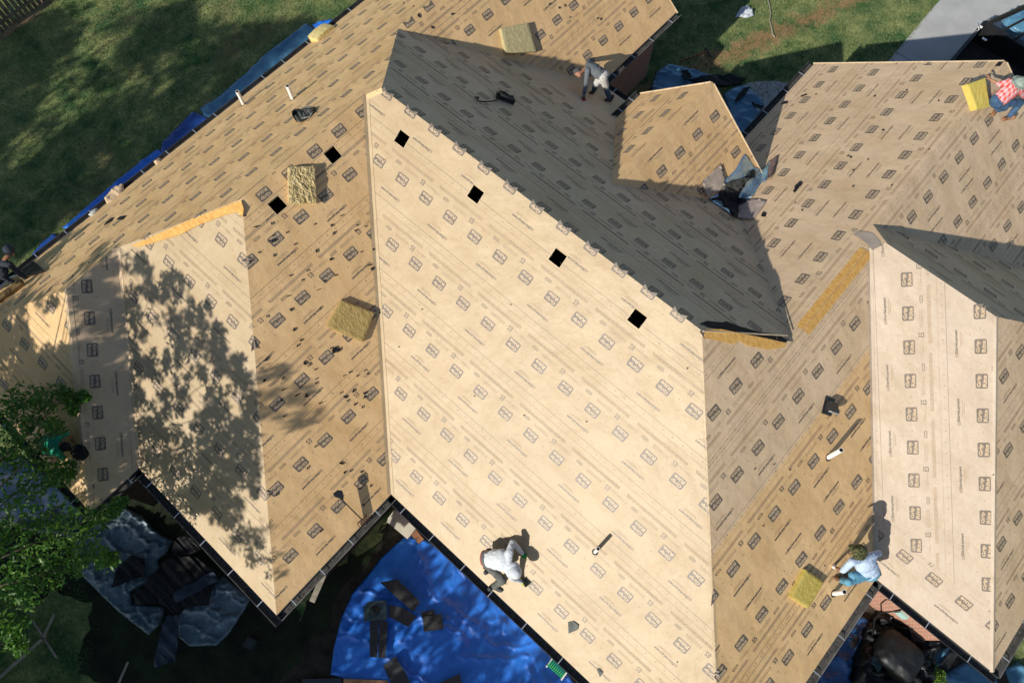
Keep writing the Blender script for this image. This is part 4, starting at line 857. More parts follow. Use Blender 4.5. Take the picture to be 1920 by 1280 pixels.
# pad standing on its edge at the back gutter
pc = [on(582,79,'F6'), on(622,54,'F6')]; d = (pc[1]-pc[0]); L = .62; d = np.array([0, 1., 0]); n6 = nrm('F6'); upv = np.array([-.35, 0, 1.]); upv /= np.linalg.norm(upv)
m = bmesh.new(); c = on(604,66,'F6')+np.array([.02, 0, .05]); ax, ay, az = d*L/2, np.array([.22, 0, .10]), np.cross(d, np.array([.22, 0, .10]))*-.34
bmesh.ops.create_cube(m, size=2); bmesh.ops.subdivide_edges(m, edges=m.edges, cuts=12, use_grid_fill=True)
for v in m.verts:
    p = v.co; q = c+ax*p.x+ay*p.y+az*p.z; k = .012*fbm(q[0]*16, q[1]*16, q[2]*16)
    bend = -.05*(p.x**2); q = q+np.array([0, 0, bend+.06]) + (q-c)/np.linalg.norm(q-c)*k; v.co = Vector(q)
me = bpy.data.meshes.new('foam_pad'); m.to_mesh(me); m.free(); me.materials.append(mat('foam_6', (.55, .44, .16), .95, col2=(.66, .56, .27), scale=7, bump=.6, bscale=45)); o = bpy.data.objects.new('foam_pad', me); scene.collection.objects.link(o)
tag(o, 'small bent foam pad perched on the back gutter', 'foam pad', 'foam pads the roofers sit on')
# ------------------------------------------------------------------ torn shingle bits on the roof
GSC = 'torn shingle bits scattered on the roof'
def scrap(x, y, pl, r, label, el=2.0, ang=None, thick=.012):
    c = on(x, y, pl); n = nrm(pl); t, up = slope_frame(pl); a0 = random.uniform(0, 6.28) if ang is None else ang
    e1 = t*math.cos(a0)+up*math.sin(a0); e2 = np.cross(n, e1); k = random.randint(5, 8); P = []
    for j in range(k):
        th = 2*math.pi*(j+random.uniform(-.3, .3))/k; rr = r*random.uniform(.6, 1.15); P.append(c+e1*rr*math.cos(th)*math.sqrt(el)+e2*rr*math.sin(th)/math.sqrt(el)+n*(.006+random.uniform(0, .012)))
    V = P+[p+n*thick for p in P]; F = [tuple(range(k))[::-1], tuple(range(k, 2*k))]+[(i, (i+1) % k, k+(i+1) % k, k+i) for i in range(k)]
    return tag(link_mesh('shingle_scrap', V, F, FELT), label, 'shingle scrap', GSC)
P2 = [(478,410),(505,395),(560,410),(700,400),(690,330),(715,560),(726,900),(600,1030),(530,1090),(505,900),(490,620)]
SC = []
while len(SC) < 74:
    x, y = random.uniform(470, 728), random.uniform(300, 1080)
    if not pip(P2, [(x, y)])[0] or (x > 695 and y > 600) or (y > 760 and random.random() < .6): continue
    if 605 < x < 710 and 555 < y < 650: continue
    if 535 < x < 600 and 300 < y < 390: continue
    if any(pip([(q[0], q[1]) for q in h], [on(x, y, 'F2')[:2]])[0] for h in HOLES['F2']): continue
    SC.append((x, y, 'F2', random.choice([.018, .022, .028, .035, .02]), random.uniform(1.2, 3), random.gauss(.3, .5)))
SC += [(x, y, 'F2', r, 1.8, None) for x, y, r in ((627,655,.07), (634,656,.05), (572,680,.045), (648,744,.045), (575,742,.04), (640,868,.04))]
SC += [(x, y, 'F8', random.uniform(.022, .04), 1.8, None) for x, y in ((757,7),(775,12),(848,27),(1048,15),(1059,11),(1068,33),(1120,35),(1126,36),(785,30),(810,52),(1030,8))]
SC += [(x, y, 'F12', random.uniform(.018, .032), 1.6, None) for x, y in ((1590,293),(1595,296),(1600,320),(1656,245),(1640,181),(1700,170),(1672,349),(1628,300),(1491,381),(1530,178),(1742,281),(1600,350),(1760,190),(1504,395))]
SC += [(x, y, 'F1', .014, 1.2, None) for x, y in ((958,571),(792,580),(1100,790),(1270,1240),(983,778),(890,742),(1289,690),(749,650))]
SC += [(x, y, 'F3', .014, 1.2, None) for x, y in ((1414,879),(1480,880),(1430,985),(1545,1060),(1450,870))]
LM = {'F2': [(520,384,'the lower left square cutout'), (624,290,'the upper left square cutout'), (566,346,'the rough crumbly foam pad'), (660,603,'the worn dirty foam pad'), (660,955,'the black tear-off fork'), (518,1150,'the lowest gutter corner'), (735,925,'the inner gutter corner'), (485,800,'the tree-shadowed hip')],
      'F8': [(970,75,'the grey-yellow foam pad'), (740,55,'the tip of the big shadow'), (1268,22,'the top gutter corner'), (860,0,'the top edge of the picture')],
      'F12': [(1385,345,'the torn metal valley'), (1835,178,'the clean yellow foam pad'), (1520,118,'the upper end of the short gutter'), (1560,540,'the orange bare board strip'), (1640,420,'the tip of the right hand shadow')],
      'F1': [(754,260,'the bright slope\'s topmost cutout'), (892,364,'the bright slope\'s second cutout'), (1046,483,'the bright slope\'s third cutout'), (1195,597,'the bright slope\'s lowest cutout'), (950,1050,'the roofer in the pale hoodie'), (1120,1030,'the short white pipe'), (735,925,'the foot of the pale valley')],
      'F3': [(1556,760,'the black vent hood'), (1570,850,'the tall white pipe'), (1513,1105,'the yellow foam pad'), (1395,640,'the yellow bared board')]}
slots = {}
for i, (x, y, pl, r, el, an) in enumerate(SC):
    d_, lx, ly, nm = min((math.hypot(x-a, y-b), a, b, c) for a, b, c in LM[pl]); dx_, dy_ = x-lx, y-ly
    an_ = math.degrees(math.atan2(-dy_, dx_)) % 360; side = ['right of', 'above right of', 'above', 'above left of', 'left of', 'below left of', 'below', 'below right of'][int((an_+22.5)//45) % 8]
    slots.setdefault((pl, side, nm), []).append((d_, i))
ORD = ['nearest', 'second nearest', 'third nearest', 'fourth nearest', 'fifth nearest', 'sixth nearest', 'seventh nearest', 'eighth nearest', 'ninth nearest', 'tenth nearest', 'eleventh nearest', 'twelfth nearest', 'thirteenth nearest', 'fourteenth nearest', 'fifteenth nearest']
for (pl, side, nm), L in slots.items():
    L.sort()
    for k, (d_, i) in enumerate(L):
        x, y, pl, r, el, an = SC[i]; sz = 'large' if r > .035 else 'small' if r > .021 else 'tiny'
        scrap(x, y, pl, r, '%s black bit %s %s, the %s one' % (sz, side, nm, ORD[min(k, 14)]) if len(L) > 1 else '%s black bit %s %s, alone there' % (sz, side, nm), el, an)
slab('shingle_scrap', [(1065,1166),(1076,1164),(1085,1172),(1083,1180),(1066,1187)], 'F1', mat('scrap_grey', (.12, .13, .12), .8, var=.3), 'grey curled shingle scrap low on the bright slope', 'shingle scrap', .03, .01, GSC)
slab('shingle_scrap', [(1119,1254),(1124,1253),(1130,1261),(1125,1269)], 'F1', mat('scrap_grey', (.1, .1, .1), .8), 'small narrow scrap nearest the bottom edge of the bright slope', 'shingle scrap', .03, .01, GSC)
slab('shingle_scrap', [(1487,357),(1491,347),(1500,339),(1505,342),(1497,353),(1490,361)], 'F12', FELT, 'forked black scrap on the wide slope right of the torn flashing', 'shingle scrap', .02, .01, GSC, jag=.015)
slab('shingle_scrap', [(1427,405),(1430,397),(1437,400),(1434,407)], 'F12', FELT, 'black scrap with a tail just below the torn flashing', 'shingle scrap', .02, .01, GSC, jag=.01)
slab('shingle_scrap', [(1501,180),(1512,175),(1513,178),(1502,182)], 'F12', FELT, 'thin dark sliver on the upper left of the wide slope', 'shingle scrap', .02, .008, GSC)
slab('shingle_scrap', [(1464,195),(1470,190),(1478,189),(1476,194)], 'F12', FELT, 'dark scrap at the very edge above the shaded gutter', 'shingle scrap', .02, .01, GSC)
slab('shingle_scrap', [(1865,124),(1873,115),(1882,115),(1875,124)], 'F12', FELT, 'black shingle square at the gable peak, top right', 'shingle scrap', .02, .01, GSC)
slab('shingle_scrap', [(194,423),(203,412),(213,407),(208,415)], 'F6', FELT, 'dark torn scrap on the back slope, left of its twin', 'shingle scrap', .02, .01, GSC, jag=.01)
slab('shingle_scrap', [(218,411),(225,406),(236,404),(229,412)], 'F6', FELT, 'dark torn scrap on the back slope, right of its twin', 'shingle scrap', .02, .01, GSC, jag=.01)
GTP = 'torn paper ends curling over the back gutter'
for lab, px in (('pinkish torn paper end hanging over the back gutter, largest', [(196,372),(214,352),(232,345),(234,362),(216,378),(204,388)]), ('tan torn paper end between the blue tarp and the back gutter', [(288,304),(300,296),(304,303),(294,311)]), ('crumpled grey-white paper wad on the back gutter', [(166,404),(172,396),(182,390),(186,396),(176,408)])):
    sheet('torn_paper', px, PG if 'wad' not in lab else mat('grey_paper', (.45, .46, .45), .7), lab, 'torn paper', .04, .07, .03, 5., GTP, surf=.0)
# ------------------------------------------------------------------ torn-open flashing where the dormer meets the wide slope
MET = mat('flashing_metal', (.42, .58, .68), .28, metal=.85, var=.25, scale=4, bump=.3, bscale=9)
def patch(name, outline, m, label=None, cat=None, h=.012, amp=.0, res=3.0, parent=None, group=None, fq=5., lift_fn=None):
    P = np.array(outline, float); lo, hi = P.min(0), P.max(0); nx, ny = int((hi-lo)[0]/res)+2, int((hi-lo)[1]/res)+2
    gx, gy = np.meshgrid(np.linspace(lo[0], hi[0], nx), np.linspace(lo[1], hi[1], ny), indexing='ij'); q = np.stack([gx.ravel(), gy.ravel()], 1)
    idx = np.arange(nx*ny).reshape(nx, ny); F = np.stack([idx[:-1, :-1], idx[:-1, 1:], idx[1:, 1:], idx[1:, :-1]], -1).reshape(-1, 4)
    F = F[pip(P, q[F].mean(1))]; used, inv = np.unique(F, return_inverse=True); F = inv.reshape(-1, 4); q = q[used].copy()
    for i in range(len(q)):   # snap near-border vertices
        best = None
        for j in range(len(P)):
            a, b = P[j], P[(j+1) % len(P)]; ab = b-a; t = np.clip(np.dot(q[i]-a, ab)/max(1e-9, ab@ab), 0, 1); s = a+ab*t; dd = np.linalg.norm(q[i]-s)
            if best is None or dd < best[0]: best = (dd, s)
        if best[0] < res*.75: q[i] = best[1]
    V = []
    for x, y in q:
        p, f = hit(x, y, 0.0)
        if f == 'G': p = on(x, y, 'F12')
        hh = h+amp*(.5+fbm(p[0]*fq, p[1]*fq, 2.2))+(lift_fn(x, y) if lift_fn else 0); V.append(on(x, y, f if f != 'G' else 'F12', hh))
    o = link_mesh(name, V, F, m, parent, smooth=amp > 0); sm = o.modifiers.new('thickness', 'SOLIDIFY'); sm.thickness = .004
    if parent is None: tag(o, label, cat, group)
    elif label: o['label'] = label
    return o
zz = lambda L, ox=1290, oy=270, k=8.: [(ox+x/k, oy+y/k) for x, y in L]
patch('valley_flashing', zz([(560,520),(620,480),(690,410),(740,340),(790,240),(850,150),(890,190),(940,260),(1000,355),(1060,372),(1120,360),(1180,310),(1222,230),(1215,330),(1200,420),(1185,540),(1090,590),(1055,640),(1010,720),(955,795),(900,810),(850,860),(745,900),(750,990),(700,1115),(640,1050),(570,990),(500,950),(430,900),(335,840),(330,810),(380,785),(450,740),(540,690)]), MET, 'crumpled blue-grey metal valley exposed where the paper is torn', parent=house, h=.012, amp=.03, res=2.5)
patch('felt_piece', zz([(560,640),(555,600),(640,580),(740,545),(830,520),(850,490),(900,480),(930,420),(960,380),(1005,390),(1012,450),(1000,520),(960,500),(900,545),(860,600),(850,640),(800,700),(770,770),(760,810),(830,815),(905,825),(870,860),(810,890),(760,890),(735,930),(760,1000),(740,1090),(710,1120),(680,1060),(655,1050),(640,980),(600,940),(545,920),(520,850),(440,830),(380,845),(320,828),(390,805),(450,790),(480,790),(460,740),(500,700),(560,690)]), FELT, 'ragged black felt torn across the metal valley', 'felt', h=.05, amp=.05, res=2.0, fq=9.)
patch('felt_piece', zz([(560,640),(560,600),(700,555),(850,500),(960,510),(880,570),(800,640),(760,720),(700,680),(640,650)]), mat('felt_grey', (.06, .06, .055), .7, var=.5, scale=8), 'grey underside of felt rolled over the torn valley', 'felt', h=.11, amp=.03, res=2.0)
patch('paper_flap', zz([(213,550),(310,470),(400,390),(490,312),(530,410),(560,520),(548,650),(430,725),(345,770),(300,820),(262,720)]), mat('paper_back', (.37, .31, .26), .8, var=.12, scale=3), 'pale underside of a paper flap folded back left of the torn valley', 'paper flap', h=.03, amp=.02, res=3., lift_fn=lambda x, y: .03)
patch('paper_flap', zz([(770,900),(860,850),(905,830),(1020,815),(1180,842),(1130,930),(1060,1020),(990,1100),(940,1128),(860,1115),(745,1100),(760,1020)]), mat('paper_back2', (.38, .32, .28), .8, var=.12, scale=3), 'pale paper flap folded back below the torn valley', 'paper flap', h=.03, amp=.02, res=3.)
patch('paper_curl', zz([(1222,250),(1260,225),(1348,160),(1325,260),(1290,370),(1270,450),(1230,500),(1190,530),(1205,420)]), mat('paper_brown', (.20, .14, .12), .8, var=.2, scale=3), 'dark curled paper edge standing up right of the torn valley', 'paper flap', h=.05, amp=.02, res=2.5, lift_fn=lambda x, y: .10*(1-(x-1435)/30))
# grime on the shaded hip end and a nailed batten
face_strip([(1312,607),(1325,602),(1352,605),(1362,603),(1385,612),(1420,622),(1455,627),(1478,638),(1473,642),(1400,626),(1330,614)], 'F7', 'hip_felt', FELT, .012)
m = MB(); m.beam(I('F1','F7','F3')+np.array([.02, .0, .02]), I('F7','F12','F3')+np.array([-.15, 0, .06]), .02, .018); m.build('hip_batten', WOOD, house)
face_strip([(1600,440),(1610,434),(1636,438),(1650,452),(1652,462),(1636,470),(1626,458)], 'F12', 'ridge_patch', mat('paper_back', (.42, .36, .30), .8), .018, 'pale patch over the ridge junction')
# ------------------------------------------------------------------ small roof hardware and tools
vh = empty('vent_hood', on(1556, 760, 'F3'), 'black plastic vent hood standing on the two-tone slope', 'roof vent'); c = on(1552, 761, 'F3'); t, up = slope_frame('F3'); n = nrm('F3'); BL = mat('black_plastic', (.018, .02, .022), .35, spec=.5)
a_ = (t*.86+up*.5); a_ /= np.linalg.norm(a_); b_ = np.cross(n, a_)
m = MB(); m.box(c+n*.015, a_*.17, b_*.13, n*.006); m.build('base_plate', BL, vh)
m = MB(); k0 = [c+a_*.09+b_*.09+n*.02, c+a_*.09-b_*.09+n*.02, c-a_*.10-b_*.09+n*.02, c-a_*.10+b_*.09+n*.02]; tp = [p+n*h for p, h in zip(k0, (.11, .11, .20, .20))]
m.add(k0+tp, [(0,1,5,4), (1,2,6,5), (3,0,4,7), (4,5,6,7), (0,3,2,1)]); o = m.build('hood', BL, vh); md = o.modifiers.new('s', 'SOLIDIFY'); md.thickness = .006
m = MB(); m.box(c-a_*.105+n*.17, b_*.10, a_*.012, n*.035); m.build('grille', STRAP, vh)
# broken vent by the pipes
bv = empty('broken_vent', on(570, 214, 'F6'), 'mangled black vent with bent silver frame on the back slope below the pipes', 'roof vent'); t, up = slope_frame('F6'); n = nrm('F6')
m = MB(); L_ = [(551,214),(556,210),(563,209),(572,211),(580,207),(592,204),(585,214),(575,222),(563,229),(556,228),(552,221)]
P = [on(x, y, 'F6', .03) for x, y in L_]; k = len(P); V = P+[p+n*random.uniform(.03, .08) for p in P]; ctr = on(568,218,'F6',.03); V += [ctr]; F = [(i, (i+1) % k, k+(i+1) % k, k+i) for i in range(k)]+[(i, 2*k, (i+1) % k) for i in range(k)]
m.add(V, F); o = m.build('body', BL, bv); md = o.modifiers.new('s', 'SOLIDIFY'); md.thickness = .008
m = MB()
for a, b in (((553,217,.09),(561,229,.1)), ((559,210,.1),(566,222,.1)), ((566,222,.1),(580,219,.1)), ((580,219,.1),(586,210,.09)), ((569,212,.1),(571,222,.09)), ((577,206,.1),(582,214,.1)), ((566,200,.05),(592,204,.04))): m.beam(on(a[0],a[1],'F6',a[2]), on(b[0],b[1],'F6',b[2]), .012, .006)
m.build('bent_frame', STRAP, bv)
m = MB(); P = [on(x, y, 'F6', .04) for x, y in ((569,201),(580,203),(593,203),(588,211),(577,208))]; m.add(P, [(0,1,2,3,4)]); o = m.build('torn_flange', mat('grey_flange', (.09, .085, .085), .5), bv); md = o.modifiers.new('s', 'SOLIDIFY'); md.thickness = .006
# nail gun with pouch in the shade
ng = empty('tool_pouch', on(940, 186, 'F7'), 'black tool pouch with a looping strap in the deep shadow', 'tool pouch')
m = bmesh.new(); c = on(947, 188, 'F7'); t, up = slope_frame('F7'); n = nrm('F7'); d_ = on(959, 192, 'F7')-on(933, 184, 'F7'); d_ /= np.linalg.norm(d_); s_ = np.cross(n, d_)
bmesh.ops.create_cube(m, size=2); bmesh.ops.subdivide_edges(m, edges=m.edges, cuts=8, use_grid_fill=True)
for v in m.verts:
    p = v.co; q = c+d_*.19*p.x+s_*.10*p.y*(1+.25*p.x)+n*(.06*p.z+.07)*(1-.2*p.x); q = q+np.array([1, 1, 1])*.02*fbm(q[0]*12, q[1]*12, q[2]*12); v.co = Vector(q-np.array(ng.location))
me = bpy.data.meshes.new('pouch'); m.to_mesh(me); m.free(); me.materials.append(mat('pouch_cloth', (.02, .02, .022), .8, var=.4, scale=20, bump=.5)); o = bpy.data.objects.new('pouch', me); scene.collection.objects.link(o); o.parent = ng
m = MB(); m.tube([on(x, y, 'F7', .05) for x, y in ((933,188),(922,190),(910,191),(899,190),(896,188),(893,183),(890,182))], .014, 6); m.tube([on(896,184,'F7',.05), on(897,182,'F7',.06)], .02, 6); m.build('strap', mat('strap_cloth', (.025, .028, .02), .8), ng, True)
m = MB(); m.tube([on(932,184,'F7',.06), on(932,176,'F7',.10), on(933,171,'F7',.12)], [.03, .025, .012], 8); m.build('hammer_loop', mat('loop', (.05, .045, .02), .6), ng, True)
# tear-off fork
tf = empty('roofing_fork', on(660, 955, 'F2'), 'black tear-off fork lying with its tines at the gutter', 'roofing fork')
m = MB(); m.beam(on(642,937,'F2',.26), on(678,973,'F2',.09), .022, .085); m.build('shaft', BL, tf)
m = MB(); hd = on(634,928,'F2',.36); P = [on(624,925,'F2',.36), on(633,918,'F2',.36), on(641,919,'F2',.34), on(644,928,'F2',.33), on(643,937,'F2',.31), on(636,933,'F2',.33), on(628,931,'F2',.35)]; k = len(P); V = P+[p-np.array([0, 0, .05]) for p in P]; m.add(V, [tuple(range(k)), tuple(range(k, 2*k))[::-1]]+[(i, i+k, (i+1) % k+k, (i+1) % k) for i in range(k)]); o = m.build('blade', BL, tf)
m = MB(); m.beam(on(670,981,'F2',.05), on(687,966,'F2',.05), .02, .02); m.build('crossbar', mat('rust', (.10, .05, .035), .6), tf)
for k in range(6): m = MB(); x, y = 670+17*k/5, 981-15*k/5; m.tube([on(x, y, 'F2', .05), on(x+4, y+6, 'F2', .03), on(x+7, y+9, 'F2', .03)], .007, 6); m.build('tine', mat('rust', (.1, .05, .035), .6), tf, True)
# slats seen by the corner gutter: downspout and ladder-like brackets
m = MB(); m.beam(on(636,1010,'G',1.9), on(585,1128,'G',1.9), .12, .03); o = m.build('beam', GREYW); tag(o, 'long dusty beam hung under the gutter of the littered slope', 'beam')
# ------------------------------------------------------------------ people
def lump(parts, voxel, name, mats, parent, smooth_it=6, wrinkle=0.0, wscale=9.):
    """parts: ('cap', p0, p1, r0, r1) tapered limb pieces and ('ell', c, (rx,ry,rz), axis-dir) -> one continuous surface"""
    bm = bmesh.new()
    for q in parts:
        if q[0] == 'cap':
            _, p0, p1, r0, r1 = q; p0 = np.array(p0, float); p1 = np.array(p1, float); L = np.linalg.norm(p1-p0); d = (p1-p0)/max(L, 1e-6); k = max(3, int(L/max(.004, min(r0, r1)*.55))+1)
            mb = MB(); n_ = 10; pts = []; rr = []
            for i in range(-3, 1): a = math.radians(90*(i+3)/3); pts.append(p0-d*r0*math.cos(a)*1.0); rr.append(max(.0015, r0*math.sin(a)))
            for i in range(1, k): pts.append(p0+d*L*i/k); rr.append(r0+(r1-r0)*i/k)
            for i in range(0, 4): a = math.radians(90*i/3); pts.append(p1+d*r1*math.sin(a)); rr.append(max(.0015, r1*math.cos(a)))
            mb.tube(pts, rr, n_); vs = [bm.verts.new(v) for v in mb.v]
            for f in mb.f: bm.faces.new([vs[i] for i in f])
        else:
            _, c, r, ax = q[:4]; ax = np.array(ax, float); ax /= np.linalg.norm(ax); s = np.cross(ax, q[4] if len(q) > 4 else (0.1, .2, 1)); s /= np.linalg.norm(s); u = np.cross(s, ax)
            g = bmesh.ops.create_icosphere(bm, subdivisions=3, radius=1)
            for v in g['verts']: p = np.array(v.co); v.co = Vector(np.array(c, float)+ax*p[0]*r[0]+s*p[1]*r[1]+u*p[2]*r[2])
    bmesh.ops.recalc_face_normals(bm, faces=bm.faces)
    me = bpy.data.meshes.new(name); bm.to_mesh(me); bm.free(); o = bpy.data.objects.new(name, me); scene.collection.objects.link(o)
    rm = o.modifiers.new('r', 'REMESH'); rm.mode = 'VOXEL'; rm.voxel_size = voxel; sm = o.modifiers.new('s', 'SMOOTH'); sm.iterations = smooth_it; sm.factor = .5
    bpy.context.view_layer.update(); me2 = bpy.data.meshes.new_from_object(o.evaluated_get(bpy.context.evaluated_depsgraph_get())); bpy.data.objects.remove(o); bpy.data.meshes.remove(me)
    off = np.array(parent_origin(parent)) if parent is not None else np.zeros(3)
    nv = len(me2.vertices); co = np.zeros(nv*3); me2.vertices.foreach_get('co', co); co = co.reshape(-1, 3)
    if wrinkle:
        no = np.zeros(nv*3); me2.vertex_normals.foreach_get('vector', no); no = no.reshape(-1, 3)
        k_ = np.array([ridg(p[0]*wscale+fbm(*(p*3))*1.2, p[1]*wscale*.6, p[2]*wscale)*.6+fbm(p[0]*wscale*1.7, p[1]*wscale*1.7, p[2]*wscale*1.7)*.6 for p in co]); co = co+no*(wrinkle*k_)[:, None]
    me2.vertices.foreach_set('co', (co-off).ravel()); me2.update()
    me2.materials.clear()
    for m in (mats if isinstance(mats, list) else [mats]): me2.materials.append(m)
    me2.polygons.foreach_set('use_smooth', np.ones(len(me2.polygons), bool)); me2.name = name
    o = bpy.data.objects.new(name, me2); scene.collection.objects.link(o)
    if parent is not None: o.parent = parent
    return o
SKIN = mat('skin', (.36, .18, .11), .55, var=.1); SKIN2 = mat('skin_tan', (.27, .13, .075), .55, var=.1)
def hand_parts(w, d, n, s=1.0, curl=.5):
    """wrist point, direction to the fingertips, palm normal (points away from the palm)"""
    w = np.array(w, float); d = np.array(d, float); d /= np.linalg.norm(d); n = np.array(n, float); n -= d*np.dot(n, d); n /= np.linalg.norm(n); x = np.cross(d, n); P = []
    for k, (o_, L) in enumerate(((-.030, .068), (-.010, .078), (.010, .073), (.029, .058))):
        P.append(('cap', w+x*o_*.6*s, w+d*.085*s+x*o_*s, .014*s, .0125*s)); b = w+d*.085*s+x*o_*s; m = b+(d*math.cos(curl*.5)-n*math.sin(curl*.5)+x*o_*2)*L*.5*s; t = m+(d*math.cos(curl)-n*math.sin(curl))*L*.5*s
        P += [('cap', b, m, .0095*s, .0088*s), ('cap', m, t, .0088*s, .0072*s)]
    b = w+d*.03*s-x*.028*s; m = b+(d*.6-x*.8-n*.1)*.038*s; P += [('cap', b, m, .014*s, .011*s), ('cap', m, m+(d*.85-x*.4-n*.2)*.032*s, .0105*s, .0085*s)]
    return P
def head_parts(c, up, fwd, s=1.0):
    c = np.array(c, float); up = np.array(up, float)/np.linalg.norm(up); f = np.array(fwd, float); f -= up*np.dot(f, up); f /= np.linalg.norm(f); x = np.cross(f, up)
    return [('ell', c+up*.02, (.115*s, .098*s, .078*s), up, f), ('ell', c+f*.02-up*.045, (.075*s, .07*s, .06*s), up, f), ('ell', c+f*.098-up*.012, (.026, .016, .014), up, f), ('ell', c+f*.075-up*.085, (.018, .022, .022), up, f),
            ('ell', c+x*.080-f*.005, (.032, .018, .009), up, f), ('ell', c-x*.080-f*.005, (.032, .018, .009), up, f), ('ell', c+f*.078+x*.03+up*.035, (.01, .012, .024), up, f), ('ell', c+f*.078-x*.03+up*.035, (.01, .012, .024), up, f), ('cap', c+f*.086-x*.022-up*.052, c+f*.086+x*.022-up*.052, .007, .007)]
def shoe(parent, heel, toe, n, m, name='shoe', sole=None):
    heel, toe = np.array(heel, float), np.array(toe, float); d = toe-heel; L = np.linalg.norm(d); d /= L; n = np.array(n, float)
    return lump([('ell', heel+d*.07+n*.045, (.085, .042, .042), d, n), ('ell', heel+d*(L-.08)+n*.035, (.10, .048, .036), d, n), ('cap', heel+d*.05+n*.05, heel+d*.05+n*.13, .045, .05), ('cap', heel+d*.05+n*.03, heel+d*(L-.07)+n*.03, .038, .042)], .011, name, m, parent, 3)
def person(px0, pl, label, J, top_m, leg_m, shoe_m, skin=SKIN, long_sleeve=True, glove=None, hand_dirs=None, head_dir=None, hat=None, name='person', bare_fore=None, sides=('l', 'r'), torso_w=1.0, wr=.012):
    """J: joint -> (px, py, height above the surface [, surface])"""
    g = {k: on(v[0], v[1], v[3] if len(v) > 3 else pl, v[2]) for k, v in J.items()}; n = nrm(pl); root = empty(name, on(px0[0], px0[1], pl), label, 'person')
    neck = (g['sl']+g['sr'])/2; pel = g['pel']; head = g['head']; sp = neck-pel; sp /= np.linalg.norm(sp); across = g['sr']-g['sl']; across /= np.linalg.norm(across)
    hipw = .10; hl, hr = pel-across*hipw, pel+across*hipw; chest = pel+(neck-pel)*.68; belly = pel+(neck-pel)*.35; bn = np.cross(across, sp)
    torso = lambda e: [('ell', chest, (.20+e, .20*torso_w+e, .135+e), sp, bn), ('ell', belly, (.19+e, .18*torso_w+e, .13+e), sp, bn), ('ell', pel, (.14+e, .175*torso_w+e, .13+e), sp, bn), ('cap', g['sl'], g['sr'], .062+e, .062+e)]
    arms = lambda e: [q for s in 'lr' for q in (('cap', g['s'+s], g['e'+s], .052+e, .040+e), ('cap', g['e'+s], g['h'+s], .040+e, .028+e))]
    legs = lambda e: [q for s, h in (('l', hl), ('r', hr)) for q in (('cap', h, g['k'+s], .085+e, .058+e), ('cap', g['k'+s], g['f'+s], .056+e, .040+e))]
    hd = head_dir or (head-neck, n); body = torso(-.01)+arms(0)+legs(0)+[('cap', neck, head-np.array(hd[0])/np.linalg.norm(hd[0])*.05, .055, .052)]+head_parts(head, hd[0], hd[1])
    hm = []
    for s in 'lr':
        dd = g['h'+s]-g['e'+s]; dd = hand_dirs[s] if hand_dirs and s in hand_dirs else dd; dd = dd-n*np.dot(dd, n)*.7; hp = hand_parts(g['h'+s], dd, n, 1.0, .5); body += hp; hm.append((s, hp))
    lump(body, .0085, 'body', skin, root, 2)
    ar = arms(.016) if long_sleeve else [q for s in 'lr' for q in (('cap', g['s'+s], g['s'+s]*.35+g['e'+s]*.65, .072, .066),)]
    if bare_fore: ar = [q for s in 'lr' for q in ((('cap', g['s'+s], g['e'+s], .070, .058),) if s in bare_fore else (('cap', g['s'+s], g['e'+s], .068, .056), ('cap', g['e'+s], g['h'+s]*.9+g['e'+s]*.1, .055, .042)))]
    lump(torso(.014)[:2]+[('ell', pel+sp*.04, (.13, .175*torso_w, .13), sp, bn), torso(.014)[3]]+ar, .013, 'shirt', top_m, root, 8, wr, 13.)
    lump([('ell', pel-sp*.02, (.13, .178*torso_w, .135), sp, bn)]+[q for s, h in (('l', hl), ('r', hr)) for q in (('cap', h, g['k'+s], .102, .075), ('cap', g['k'+s], g['f'+s]+(g['k'+s]-g['f'+s])*.12, .073, .060))], .013, 'trousers', leg_m, root, 3, wr, 9.)
    for s in 'lr':
        toe = g['t'+s] if 't'+s in g else g['f'+s]+(g['k'+s]-g['f'+s])*.0+across*0+sp*.2; f = g['f'+s]; d = toe-f; d = d-n*np.dot(d, n); d /= np.linalg.norm(d); a = f-n*(np.dot(f-on(px0[0], px0[1], pl), n)-.0); shoe(root, a-d*.07, a+d*.21, n, shoe_m)
    if glove:
        for s, hp in hm:
            if glove.get(s): lump([(q[0], q[1], q[2], q[3]+.003, q[4]+.003) for q in hp]+[('cap', g['h'+s]-(g['h'+s]-g['e'+s])*.25, g['h'+s], .036, .034)], .008, 'glove', glove[s], root, 1)
    return root, g, dict(neck=neck, pel=pel, sp=sp, across=across, n=n, hd=hd, bn=bn)
def hood(root, c, up, fwd, m, r=(.135, .125, .12), name='hood'):
    up = np.array(up, float)/np.linalg.norm(up); f = np.array(fwd, float); f -= up*np.dot(f, up); f /= np.linalg.norm(f); c = np.array(c, float)
    return lump([('ell', c+up*.015-f*.018, r, up, f), ('ell', c-up*.09-f*.03, (.09, .11, .09), up, f)], .012, name, m, root, 3, .006, 14.)
def cap(root, c, up, fwd, m, name='cap', brim=.09, br=.07):
    up = np.array(up, float)/np.linalg.norm(up); f = np.array(fwd, float); f -= up*np.dot(f, up); f /= np.linalg.norm(f); c = np.array(c, float)
    return lump([('ell', c+up*.05, (.085, .108, .102), up, f), ('ell', c+up*.045+f*brim, (.012, br, .075), up, f)], .010, name, m, root, 2)
def M(n_, c, **k): return mat(n_, c, .85, **k)
